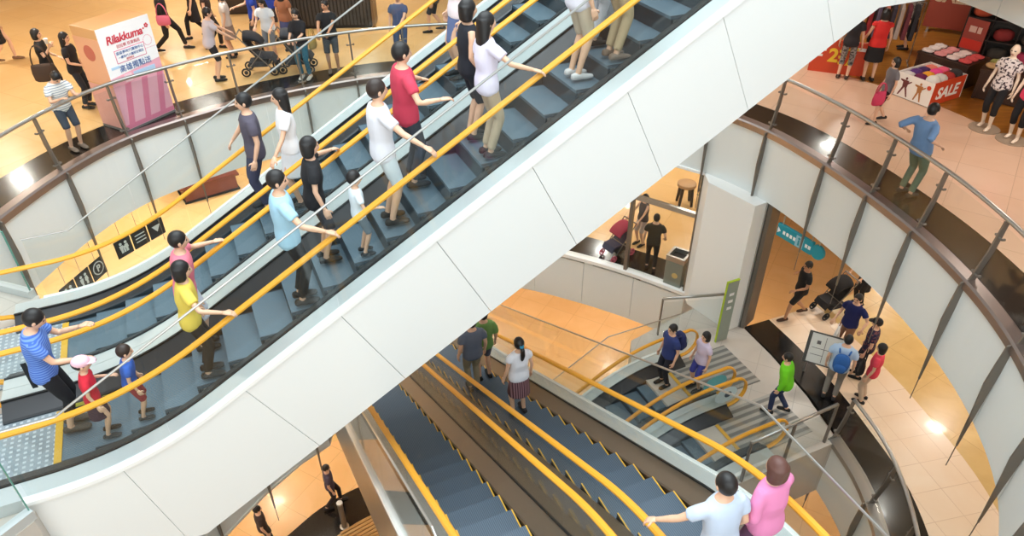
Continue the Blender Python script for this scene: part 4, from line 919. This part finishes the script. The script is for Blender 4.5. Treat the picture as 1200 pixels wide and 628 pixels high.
mb = MB(); mb.xprism([(-.36, 1.36), (.34, 1.36), (.34, 1.62), (-.36, 1.62)], fr(.006, .01)); b_ = obj('text_box', mb, PD, t)
mb = MB(); mb.xprism([(-.345, 1.375), (.325, 1.375), (.325, 1.605), (-.345, 1.605)], fr(.01, .012)); obj('text_box_fill', mb, PW, b_)
text('lettering', '高雄夢時代購物中心', .072, PB, t, (-.01, -.014, 1.55)); text('lettering', '一樓時代大廳限定開店', .06, PB, t, (-.01, -.014, 1.465)); text('lettering', '期間限定', .045, PR, t, (-.05, -.014, 1.405))
text('lettering', '高雄獨點送', .15, PB, t, (.02, -.012, 1.24))
mb = MB(); mb.xprism([(-.08, 1.0), (.44, 1.0), (.44, 1.12), (-.08, 1.12)], fr(.006, .012)); obj('note_strip', mb, PLB, t)
mb = MB(); mb.xprism([(-.3, .97), (-.13, .97), (-.13, 1.12), (-.3, 1.12)], fr(.006, .012)); obj('note_tile', mb, mat('poster_pale_pink', (250, 214, 222), .5), t)
mb = MB(); mb.xprism([(-.52, 1.28), (-.34, 1.28), (-.34, 1.33), (-.52, 1.33)], fr(.006, .01)); obj('note_strip', mb, PLB, t)
mb = MB()
for k in range(24):
    a = 2 * pi * k / 24; disc(mb, fr(.006, .009), (.44 + .1 * cos(a), 1.62 + .1 * sin(a)), .008, n=6)
for k in range(10): disc(mb, fr(.006, .009), (.32 + .03 * k, 1.47), .007, n=6)
obj('dotted_stamp', mb, PD, t)
mb = MB()
for a in range(5): disc(mb, fr(.006, .01), (.5 + .03 * cos(2 * pi * a / 5), 1.9 + .03 * sin(2 * pi * a / 5)), .02, n=10)
disc(mb, fr(.006, .01), (.42, 1.86), .02, n=8); obj('flower', mb, PR, t)
sf = lambda y, z, k: (-W2 - .006 * (1 - k), y, z)
mb = MB(); mb.xprism([(.0, .05), (D2, .05), (D2, .95), (.0, .95)], sf); obj('side_poster_lower', mb, mat('poster_rose', (226, 168, 160), .5), t)
mb = MB(); mb.xprism([(.0, .98), (D2, .98), (D2, 1.9), (.0, 1.9)], sf); obj('side_poster_upper', mb, mat('poster_peach', (232, 176, 140), .5), t)
mb = MB(); disc(mb, lambda y, z, k: (-W2 - .006 - .003 * (1 - k), y, z), (.38, 1.6), .16); obj('side_print', mb, mat('poster_brick', (196, 108, 92), .5), t)
# counter behind the left balcony
t = thing('counter', 'black ribbed service counter at the top edge behind the left balcony', 'counter', (-4.9, 20.6, 0), radians(4))
mb = MB(); mb.box((-1.25, 0, .06), (1.0, .8, 1.0)); obj('body', mb, M['blackp'], t)
mb = MB()
for k in range(22): mb.box((-1.22 + k * .1, -.015, .1), (-1.16 + k * .1, 0, .92))
obj('front_ribs', mb, mat('charcoal_rib', (62, 60, 60), .4), t)
mb = MB(); mb.box((-1.3, -.08, 1.0), (1.05, .85, 1.05)); obj('counter_top', mb, mat('grey_counter_top', (150, 148, 144), .3), t, bevel=.01)
mb = MB(); mb.box((-1.2, .05, 0), (.95, .75, .06)); obj('plinth', mb, M['black'], t)
mb = MB(); mb.box((.98, -.02, 0), (1.05, .82, 1.0)); obj('end_panel', mb, mat('brown_end_panel', (120, 92, 62), .4), t)
t = thing('counter', 'long dark display counter at the very top, left of the ribbed one', 'counter', (-7.2, 22.0, 0), radians(6))
mb = MB(); mb.box((-1.4, 0, .05), (1.3, .8, .95)); obj('body', mb, mat('dark_brown_counter', (50, 38, 32), .4), t)
mb = MB(); mb.box((-1.45, -.05, .95), (1.35, .85, 1.0)); obj('counter_top', mb, mat('brown_counter_top', (86, 64, 50), .3), t, bevel=.01)
mb = MB(); mb.box((-1.35, .05, 0), (1.25, .75, .05)); obj('plinth', mb, M['black'], t)
# ------------------------------------------------------------------ the clothes shop on the right balcony
mb = MB(); mb.prism([(6.9, 19.6), (7.7, 17.45), (8.82, 16.2), (9.5, 15.18), (9.84, 14.45), (10.19, 13.25), (10.5, 12), (17, 10), (24, 14), (24, 25), (8, 25)], ZA, ZA + .006); struct('floor', mb, M['wood'])
SW = mat('sale_white', (246, 240, 232), .5); OR = mat('sale_orange_red', (206, 70, 34), .5)
t = thing('sale_bin', 'white and orange bargain bin with SALE on its side, heaped with folded clothes', 'bin', (8.915, 15.5, 0), radians(-60))
bw, bd, bh = .46, 1.15, .55; th = .02
mb = MB(); mb.box((-bw, 0, .02), (bw, th, bh)); obj('front_panel', mb, SW, t)
mb = MB(); mb.box((-bw, bd - th, .02), (bw, bd, bh)); obj('back_panel', mb, SW, t)
mb = MB(); mb.box((bw - th, th, .02), (bw, bd - th, bh)); s_ = obj('side_panel', mb, OR, t)
mb = MB(); mb.box((-bw, th, .02), (-bw + th, bd - th, bh)); obj('side_panel', mb, SW, t)
mb = MB(); mb.box((-bw + th, th, 0), (bw - th, bd - th, .34)); obj('shelf_board', mb, mat('grey_board', (120, 112, 108), .6), t)
text('lettering', 'SALE', .36, SW, t, (bw + .004, .56, .27), (pi / 2, 0, pi / 2), bold=.012, shear=.12)
ff = lambda x, z, k: (x, -.004 * (1 - k), z)
def figure(mb, x, z, s, st):
    disc(mb, ff, (x, z + .86 * s), .055 * s, n=12, r2=.07 * s)
    mb.xprism([(x - .12 * s, z + .45 * s), (x + .12 * s, z + .45 * s), (x + .15 * s, z + .78 * s), (x - .15 * s, z + .78 * s)], ff)
    mb.xprism([(x + .12 * s, z + .7 * s), (x + .3 * s, z + .8 * s), (x + .3 * s, z + .74 * s), (x + .13 * s, z + .6 * s)], ff)
    mb.xprism([(x - .3 * s, z + .78 * s), (x - .12 * s, z + .78 * s), (x - .12 * s, z + .66 * s), (x - .28 * s, z + .72 * s)], ff)
    mb.xprism([(x - .11 * s, z + .45 * s), (x, z + .45 * s), (x - .08 * s - st, z), (x - .15 * s - st, z)], ff); mb.xprism([(x, z + .45 * s), (x + .11 * s, z + .45 * s), (x + .13 * s + st, z), (x + .06 * s + st, z)], ff)
mb = MB(); figure(mb, -.2, .06, .46, .06); obj('printed_figure', mb, mat('print_maroon', (110, 52, 50), .6), t)
mb = MB(); figure(mb, .16, .06, .44, .03); obj('printed_figure', mb, mat('print_ochre', (176, 116, 60), .6), t)
mb = MB(); disc(mb, ff, (.36, .42), .05); obj('printed_badge', mb, OR, t)
RB = Matrix.Translation((8.915, 15.5, 0)) @ Matrix.Rotation(radians(-60), 4, 'Z')
def folded(label, M4, x, y, z, rgb, r=(.15, .12, .06), rz=0, group=None, m=None):
    mb = MB(); lump(mb, (0, 0, r[2]), r, None, 16, 9, 3.2)
    for i, v in enumerate(mb.v): mb.v[i] = (v[0], v[1], v[2] + .012 * sin(v[0] * 31) * cos(v[1] * 27) * (1 if v[2] > r[2] else 0))
    p = M4 @ V((x, y, z)); o = obj('folded_garment', mb, m or cloth(rgb), smooth=True, loc=p, rot=(0, 0, rz)); tag(o, label, 'clothing', group)
    mb = MB(); mb.loft([[V((sx * (r[0] * .35), -r[1] * .3 + q, r[2] * 2 + zz)) for sx, q, zz in ((-1, 0, -.01), (1, 0, -.01), (1, .02, .006), (-1, .02, .006))] for _ in (0,)] + [[V((sx * (r[0] * .5), r[1] * .4 + q, r[2] * 2 - .012 + zz)) for sx, q, zz in ((-1, 0, -.01), (1, 0, -.01), (1, .02, .006), (-1, .02, .006))]]); obj('collar', mb, m or cloth(rgb), o)
    return o
items = [('white and black garment at the front left of the bargain bin', (226, 218, 214)), ('plum purple garment at the front middle of the bargain bin', (112, 28, 76)), ('white printed garment at the front right corner of the bargain bin', (230, 224, 216)),
         ('violet garment at the left rim of the bargain bin', (92, 50, 120)), ('orange yellow garment in the middle of the bargain bin', (236, 160, 40)), ('pale grey garment at the right rim of the bargain bin', (206, 198, 190)),
         ('deep purple garment behind the violet one in the bargain bin', (70, 40, 96)), ('hot pink garment behind the orange yellow one in the bargain bin', (236, 70, 140)), ('dark red garment at the right rim of the bargain bin', (170, 44, 36)),
         ('salmon garment at the back left of the bargain bin', (236, 130, 110)), ('coral pink garment at the back of the bargain bin', (240, 96, 130)), ('charcoal garment at the back right corner of the bargain bin', (52, 46, 46))]
for i, (lb, c) in enumerate(items): folded(lb, RB, (-.285, 0, .285)[i % 3], .17 + .265 * (i // 3), .345 + .005 * (i * 5 % 4), c, (.138, .126, .10 + .02 * (i * 7 % 3)), radians(-60), 'clothes in the bargain bin')
def table(label, loc, rz, w, d, h, m):
    t = thing('display_table', label, 'table', loc, rz)
    mb = MB(); mb.box((-w / 2, 0, h - .05), (w / 2, d, h)); obj('table_top', mb, m, t, bevel=.005)
    mb = MB(); mb.box((-w / 2 + .03, .03, .02), (w / 2 - .03, d - .03, h - .05)); obj('cabinet', mb, m, t)
    for x in (-w / 2 + .02, w / 2 - .08):
        for y in (.02, d - .08):
            mb = MB(); mb.box((x, y, 0), (x + .06, y + .06, h - .05)); obj('leg', mb, m, t)
    return t
DW = mat('dark_walnut', (62, 40, 30), .4)
table('dark walnut display table behind the bargain bin, covered with white and pink clothes', (9.95, 16.5, 0), radians(-56), 1.25, .95, .62, DW)
RT = Matrix.Translation((9.95, 16.5, 0)) @ Matrix.Rotation(radians(-56), 4, 'Z')
k = 0
for y, nm in ((.15, 'front'), (.41, 'middle'), (.67, 'back')):
    for x, c, cn in ((-.45, (240, 226, 222), 'white'), (-.15, (230, 150, 150), 'rose pink'), (.15, (238, 216, 210), 'cream'), (.44, (214, 80, 80), 'red')):
        folded('%s folded garment in the %s row of the walnut table' % (cn, nm), RT, x, y, .62, c, (.13, .12, .035), radians(-56), 'clothes on the walnut table'); k += 1
table('second dark walnut table to the right of the red sign', (10.75, 15.35, 0), radians(-40), 1.0, .8, .68, DW)
RT2 = Matrix.Translation((10.75, 15.35, 0)) @ Matrix.Rotation(radians(-40), 4, 'Z')
for i, (x, y, c, cn) in enumerate(((-.3, .25, (200, 160, 110), 'tan'), (-.28, .58, (150, 150, 80), 'olive'), (.05, .3, (90, 60, 50), 'brown'), (.3, .5, (60, 30, 30), 'dark maroon'))):
    folded('%s folded garment on the second walnut table' % cn, RT2, x, y, .68, c, (.15, .13, .045), .3 * i, 'clothes on the second table')
t = thing('table_sign', 'red price sign standing at the back edge of the walnut table', 'sign', (*(RT @ V((.1, .875, 0)))[:2], .62), radians(-56))
mb = MB(); mb.box((-.25, -.012, .06), (.25, .012, .76)); obj('sign_panel', mb, mat('dull_red_sign', (150, 62, 50), .5), t, bevel=.004)
mb = MB(); mb.box((-.235, -.016, .08), (.235, -.012, .3)); obj('lower_band', mb, mat('bright_red_band', (196, 44, 26), .5), t)
mb = MB(); mb.box((-.14, -.016, .46), (.02, -.012, .6)); mb.box((.05, -.016, .46), (.14, -.012, .6)); obj('printed_block', mb, mat('sign_pale', (214, 176, 160), .5), t)
mb = MB(); mb.box((-.2, -.06, 0), (.2, .06, .06)); obj('foot', mb, M['steel'], t)
# sale banner board
t = thing('sale_banner', 'red SALE board standing at the back of the shop', 'sign', (12.0, 20.2, 0), radians(-30))
mb = MB(); mb.box((-.62, -.02, .12), (.62, .02, 1.7)); obj('sign_panel', mb, mat('brick_red_board', (164, 74, 58), .5), t)
text('lettering', 'SALE', .44, mat('sign_cream', (226, 200, 170), .5), t, (-.05, -.024, .95), bold=.014)
mb = MB()
for x in (-.5, .44): mb.box((x, -.15, 0), (x + .06, .15, .12))
obj('foot', mb, M['steel'], t)
# discount board by the entrance
t = thing('discount_board', 'red discount board with yellow characters, low by the shop entrance', 'sign', (7.85, 17.2, 0), radians(-22))
mb = MB(); mb.box((-.62, -.03, 0), (.62, .03, .8)); obj('sign_panel', mb, OR, t)
text('lettering', '2折', .44, mat('discount_yellow', (240, 200, 50), .5), t, (.1, -.034, .42), bold=.016)
mb = MB(); mb.box((-.56, -.033, .52), (-.3, -.03, .6)); mb.box((-.56, -.033, .38), (-.36, -.03, .44)); mb.box((.38, -.033, .6), (.56, -.03, .68)); obj('small_print', mb, SW, t)
# shelf wall
def shelf_unit(label, loc, rz, w, h, cols, rows, colors):
    t = thing('shelf_unit', label, 'shelf', loc, rz); m = mat('charcoal_shelf', (54, 48, 46), .5)
    for x in (0, w - .03):
        mb = MB(); mb.box((x - w / 2, 0, 0), (x - w / 2 + .03, .45, h)); obj('side_panel', mb, m, t)
    mb = MB(); mb.box((-w / 2, .43, 0), (w / 2, .45, h)); obj('back_panel', mb, mat('grey_shelf_back', (84, 78, 74), .6), t)
    for r in range(rows + 1):
        mb = MB(); mb.box((-w / 2 + .03, 0, h * r / rows - (.03 if r else 0)), (w / 2 - .03, .43, h * r / rows + (0 if r else .03))); obj('shelf_board', mb, m, t)
    for c in range(1, cols):
        mb = MB(); x = -w / 2 + w * c / cols; mb.box((x - .01, .02, .03), (x + .01, .43, h - .03)); obj('divider', mb, m, t)
    Mt = Matrix.Translation(loc) @ Matrix.Rotation(rz, 4, 'Z'); n = 0
    RN = ['bottom', 'second', 'third', 'top']; CN = ['left', 'middle left', 'middle right', 'right']
    for r in range(rows):
        for c in range(cols):
            cc, cn = colors[(r * 3 + c) % len(colors)]
            if cc is None: continue
            folded('%s folded stack on the %s shelf, %s bay of the shop wall' % (cn, RN[r], CN[c]), Mt, -w / 2 + w * (c + .5) / cols, .2, h * r / rows + .03 * (r == 0) + .002, cc, (w / cols * .38, .16, h / rows * .27), 0, 'stacks on the shop shelves'); n += 1
shelf_unit('dark wall shelf with pink and red stacks at the back of the shop', (12.35, 17.75, 0), radians(-36), 2.4, 2.0, 4, 4, [((176, 60, 80), 'rose'), ((70, 66, 62), 'charcoal'), ((200, 66, 104), 'pink'), ((196, 150, 60), 'mustard'), ((150, 50, 50), 'brick red'), ((90, 84, 80), 'grey'), ((206, 90, 60), 'orange')])
# clothes rack
t = thing('clothes_rack', 'steel clothes rack with hanging garments left of the walnut table', 'rack', (9.15, 18.1, 0), radians(-20))
mb = MB(); mb.tube([(-.8, 0, 0), (-.8, 0, 1.5), (.8, 0, 1.5), (.8, 0, 0)], .016, 8)
for x in (-.8, .8): mb.tube([(x, -.25, .02), (x, .25, .02)], .016, 8)
obj('frame', mb, M['steel'], t)
Rk = Matrix.Translation((9.15, 18.1, 0)) @ Matrix.Rotation(radians(-20), 4, 'Z')
for i, (c, cn) in enumerate((((40, 34, 36), 'black'), ((190, 150, 130), 'beige'), ((150, 40, 44), 'dark red'), ((96, 88, 110), 'violet grey'), ((200, 120, 100), 'salmon'), ((60, 56, 70), 'slate'), ((176, 160, 150), 'stone'), ((110, 50, 60), 'wine'), ((46, 44, 48), 'charcoal'))):
    mb = MB(); x0 = 0
    mb.loft([[V((xx * tx, yy * wy, z)) for xx, yy in ((-1, -1), (1, -1), (1, 1), (-1, 1))] for z, tx, wy in ((-.85, .05, .2), (-.45, .045, .19), (-.12, .04, .22), (-.04, .03, .1), (-.02, .02, .05))])
    o = obj('hanging_garment', mb, cloth(c), loc=Rk @ V((-.66 + .165 * i, 0, 1.47)), rot=(0, 0, radians(-20)), bevel=.01); tag(o, '%s garment hanging on the steel clothes rack' % cn, 'clothing', 'garments on the rack')
    mb = MB(); mb.tube([(0, 0, -.03), (0, 0, .012)], .006, 6); obj('hook', mb, M['steel'], o)
# mannequins
WS = mat('mannequin_white', (236, 214, 192), .3)
PRT = noise_mat('black_print_cloth', (226, 216, 214), (60, 44, 54), 20, .85, lo=.52, hi=.58)
for lb, loc, f, tc, tm in (('white mannequin in a black-printed t-shirt and black capri trousers', (9.85, 14.05, .02), 215, None, PRT), ('white mannequin in a pink top and black trousers at the right edge', (10.12, 13.5, .02), 215, (222, 60, 100), None)):
    o = person(lb, loc, f, 1.76, 'f', top='tee', topc=tc or (0, 0, 0), topm=tm, bot='capri', botc=(22, 20, 24), shoec=None, hair=None, skin=WS, name='mannequin', cat='mannequin', stride=.16)
    mb = MB(); mb.prism([(.3 * cos(2 * pi * k / 24), .3 * sin(2 * pi * k / 24)) for k in range(24)], -.02, 0); obj('base_plate', mb, mat('mannequin_base', (170, 150, 130), .3), o)
# ------------------------------------------------------------------ middle floor furniture
t = thing('litter_bin', 'square steel litter bin with an open top beside the window frame', 'bin', (4.28, 15.34, ZB), radians(-35))
mb = MB(); mb.box((-.24, -.24, .03), (.24, .24, .8)); obj('body', mb, mat('grey_green_bin', (128, 136, 128), .35, .3), t, bevel=.015)
mb = MB(); o_ = .25
for a, b in (((-o_, -o_), (o_, -o_ + .06)), ((-o_, o_ - .06), (o_, o_)), ((-o_, -o_ + .06), (-o_ + .06, o_ - .06)), ((o_ - .06, -o_ + .06), (o_, o_ - .06))): mb.box((*a, .8), (*b, .95))
obj('rim', mb, M['steel'], t)
mb = MB(); mb.box((-.19, -.19, .8), (.19, .19, .83)); obj('opening', mb, M['black'], t)
mb = MB(); mb.box((-.21, -.21, 0), (.21, .21, .03)); obj('plinth', mb, M['black'], t)
mb = MB(); disc(mb, lambda x, z, k: (x, -.245 + .005 * k, z), (.05, .4), .08); obj('sticker', mb, mat('bin_sticker', (196, 170, 110), .5), t)
t = thing('stool', 'round tan stool on dark legs far behind the tall window', 'stool', (5.3, 19.4, ZB))
mb = MB(); mb.loft([[V((r * cos(2 * pi * k / 20), r * sin(2 * pi * k / 20), z)) for k in range(20)] for z, r in ((.62, .26), (.64, .29), (.72, .29), (.74, .26))]); obj('seat', mb, mat('tan_stool', (176, 138, 96), .5), t, smooth=True)
for a in (45, 135, 225, 315):
    mb = MB(); mb.tube([(.2 * cos(radians(a)), .2 * sin(radians(a)), .62), (.27 * cos(radians(a)), .27 * sin(radians(a)), 0)], [.06, .04], 10); obj('leg', mb, mat('dark_stool_leg', (46, 34, 28), .5), t)
t = thing('potted_plant', 'small green potted plant right of the tan stool behind the window', 'plant', (5.95, 19.3, ZB))
mb = MB(); mb.loft([[V((r * cos(2 * pi * k / 16), r * sin(2 * pi * k / 16), z)) for k in range(16)] for z, r in ((0, .13), (.3, .18), (.32, .18), (.3, .15))]); obj('pot', mb, mat('brown_pot', (110, 78, 52), .6), t, smooth=True)
mb = MB()
for k in range(26):
    a = k * 2.4; r = .1 + .16 * random.random(); h = .35 + .35 * random.random(); c = V((r * cos(a), r * sin(a), h)); d = V((cos(a), sin(a), .5)).normalized(); sd = V((-sin(a), cos(a), 0))
    mb.loft([[c + d * u + sd * (w * q) + V((0, 0, zz)) for q, zz in ((-1, 0), (0, .01), (1, 0), (0, -.006))] for u, w in ((-.1, .005), (0, .05), (.08, .045), (.15, .004))])
    mb.tube([(0, 0, .28), c - d * .1], .006, 5)
obj('foliage', mb, mat('leaf_green', (86, 104, 50), .6), t)
t = thing('display_table', 'reddish brown low table on the middle floor under the left balcony', 'table', (-9.6, 20.2, ZB), radians(35))
mb = MB(); mb.box((-.9, -.5, .5), (.9, .5, .58)); obj('table_top', mb, mat('red_brown_wood', (112, 60, 50), .35), t, bevel=.01)
mb = MB(); mb.box((-.8, -.42, .06), (.8, .42, .5)); obj('cabinet', mb, mat('red_brown_wood', (112, 60, 50), .35), t)
mb = MB(); mb.box((-.85, -.46, 0), (.85, .46, .06)); obj('plinth', mb, M['black'], t)
# directory board
t = thing('directory_board', 'white tilted directory board with a floor map beside the black border', 'sign', (6.85, 11.85, ZB), radians(-26))
RT_ = Matrix.Rotation(radians(-25), 3, 'X'); o_ = V((0, 0, .78))
mb = MB(); mb.box((-.42, -.015, -.36), (.42, .015, .36), 0, RT_, o_); obj('board', mb, mat('map_white', (214, 214, 208), .4), t, bevel=.004)
mb = MB()
for a, b in (((-.42, .33), (.42, .36)), ((-.42, -.36), (.42, -.33)), ((-.42, -.33), (-.35, .33)), ((.39, -.33), (.42, .33))): mb.box((a[0], -.02, a[1]), (b[0], .02, b[1]), 0, RT_, o_)
obj('frame', mb, mat('board_frame', (70, 68, 66), .4), t)
mb = MB()
for x0, z0, x1, z1 in ((-.3, .0, .3, .01), (-.05, -.3, -.04, .28), (.12, -.3, .13, .0), (-.3, -.15, -.05, -.14), (-.22, .1, -.14, .18), (.1, .08, .2, .16), (.2, -.22, .28, -.14)): mb.box((x0, -.02, z0), (x1, -.016, z1), 0, RT_, o_)
obj('map_lines', mb, mat('map_grey', (90, 88, 90), .5), t)
for s in (-1, 1):
    mb = MB(); mb.tube([(s * .3, .06, 0), (s * .3, .02, .75)], .022, 8); obj('leg', mb, M['steel'], t)
# escalator decals: round and square stickers on the newel glass of the pair down from the middle floor, notices on the big escalator
def sticker(e, name, T, c, h, w, hh, m, n=24, side=-1, round_=True):
    mb = MB(); f = lambda a, b, k: (T + a, c + side * (.008 + .002 * k), e.z(T) + h + b)
    if round_: disc(mb, f, (0, 0), w, n=n, r2=hh)
    else: mb.xprism([(-w, -hh), (w, -hh), (w, hh), (-w, hh)], f)
    return obj(name, mb, m, e.root)
stt = mat('teal_sticker', (104, 182, 190), .5); stb = mat('pale_blue_sticker', (206, 224, 232), .5); stk = mat('sticker_dark', (70, 80, 96), .5)
sticker(third_far, 'round_sticker', R3 + 1.25, -.665, .5, .3, .22, stt)
sticker(third_near, 'poster_sticker', R3 + 1.25, .625, .5, .28, .22, stb)
q_ = sticker(third_near, 'sticker_print', R3 + 1.3, .625, .5, .09, .08, stk, side=-1.4)
for i, x in enumerate((.95, 1.35)): sticker(third_far, 'poster_sticker', R3 + x, .665, .5, .16, .18, stb, round_=(i == 1))
sticker(third_far, 'sticker_print', R3 + 1.35, .665, .5, .07, .08, stk, side=-1.4)
sticker(main_near, 'notice_strip', -.98, .70, .45, .03, .2, M['blackp'], round_=False); sticker(main_near, 'notice_strip', -1.1, .70, .45, .03, .2, M['blackp'], round_=False)
f_ = sticker(main_near, 'yellow_sticker', -.55, .44, .0, .22, .045, mat('yellow_sticker', (228, 214, 90), .5), round_=False)

# lowest floor: slatted bench and steel post beside the curved black band
t = thing('slatted_bench', 'slatted wooden bench on the lowest floor at the bottom edge', 'bench', (-3.55, 11.1, ZC), radians(35))
wd = mat('bench_slat', (176, 132, 70), .5)
for k in range(7):
    mb = MB(); mb.box((-.7, -.36 + .105 * k, .42), (.7, -.29 + .105 * k, .46)); obj('slat', mb, wd, t, bevel=.004)
for x in (-.6, .55):
    mb = MB(); mb.box((x, -.34, 0), (x + .05, .36, .42)); obj('leg', mb, M['darksteel'], t)
t = thing('post', 'grey steel post on the lowest floor beside the slatted bench', 'post', (-4.35, 11.45, ZC))
mb = MB(); mb.tube([(0, 0, .03), (0, 0, .95)], .07, 14); obj('shaft', mb, M['darksteel'], t); mb = MB(); mb.tube([(0, 0, .95), (0, 0, 1.0)], .08, 14); obj('cap', mb, M['steel'], t); mb = MB(); mb.tube([(0, 0, 0), (0, 0, .03)], .12, 14); obj('foot_plate', mb, M['steel'], t)
# ------------------------------------------------------------------ light and camera
def area(name, loc, rot, sx, sy, e, col=(1, 1, 1)):
    l = bpy.data.lights.new(name, 'AREA'); l.shape = 'RECTANGLE'; l.size = sx; l.size_y = sy; l.energy = e; l.color = col
    o = bpy.data.objects.new(name, l); COL.objects.link(o); o.location = loc; o.rotation_euler = rot
    return o
w = bpy.data.worlds.new('world'); SC.world = w; w.use_nodes = True
w.node_tree.nodes['Background'].inputs[0].default_value = (.86, .96, 1, 1); w.node_tree.nodes['Background'].inputs[1].default_value = .8
area('skylight', (-1, 7, 15), (0, 0, 0), 16, 18, 4200, (.865, .965, 1))
area('front_fill', (0, -9, 6), (radians(70), 0, 0), 24, 10, 2000, (.88, .97, 1))  # added cool fill lamp brightening the fascias; no windows are modelled here
WARM = (1, .95, .87)
def soffit_lights(cur, z, rs, us, e, col=WARM, s=.4):
    for r in rs:
        for u in us:
            p, n = cur.at(u); q = p + n * r; area('ceiling_lamp', (q.x, q.y, z), (0, 0, math.atan2(n.y, n.x)), s, s, e, col)
soffit_lights(CA, ZZ - 1.75, (3., 7.5, 11.5), [2, 5, 8, 11], 88)
soffit_lights(CA, ZZ - 1.75, (3., 7.5), [15, 19, 23, 27], 62)
soffit_lights(CA, ZA - 1.55, (2.2, 6.), [1, 3.5, 6, 8.5, 11.5], 120)
soffit_lights(CA, ZA - 1.55, (2.2,), [15, 18, 21, 24, 27], 26)
soffit_lights(CA, ZA - 1.55, (5.5, 9.), [15, 17.5, 20, 22.5, 25], 62)
soffit_lights(CBm, ZB - 1.55, (1.5, 5.), [1, 4, 7], 52, (1, .92, .8))
soffit_lights(CBl, ZB - 1.55, (2., 5.), [1, 4, 7], 52, (1, .92, .8))
soffit_lights(CB, ZB - 1.55, (2.,), [2, 5, 8], 34, (1, .92, .8))
area('ceiling_lamp', (-3, 16.5, ZB - 1.55), (0, 0, 0), 1.5, 1.5, 90, (1, .92, .8))
cd = bpy.data.cameras.new('camera'); cd.sensor_width = 36; cd.lens = 855 / 1200 * 36; cd.clip_end = 200
cam = bpy.data.objects.new('camera', cd); COL.objects.link(cam); cam.location = (0, 0, 6.55); cam.rotation_euler = (radians(90 - 35.8), 0, 0); SC.camera = cam
SC.view_settings.view_transform = 'Standard'; SC.view_settings.look = 'None'; SC.view_settings.gamma = 1; SC.view_settings.exposure = 0.
SC.view_settings.use_curve_mapping = False
SC.cycles.use_denoising = True
SC.cycles.transparent_max_bounces = 40
SC.cycles.max_bounces = 8
# unused objects: none
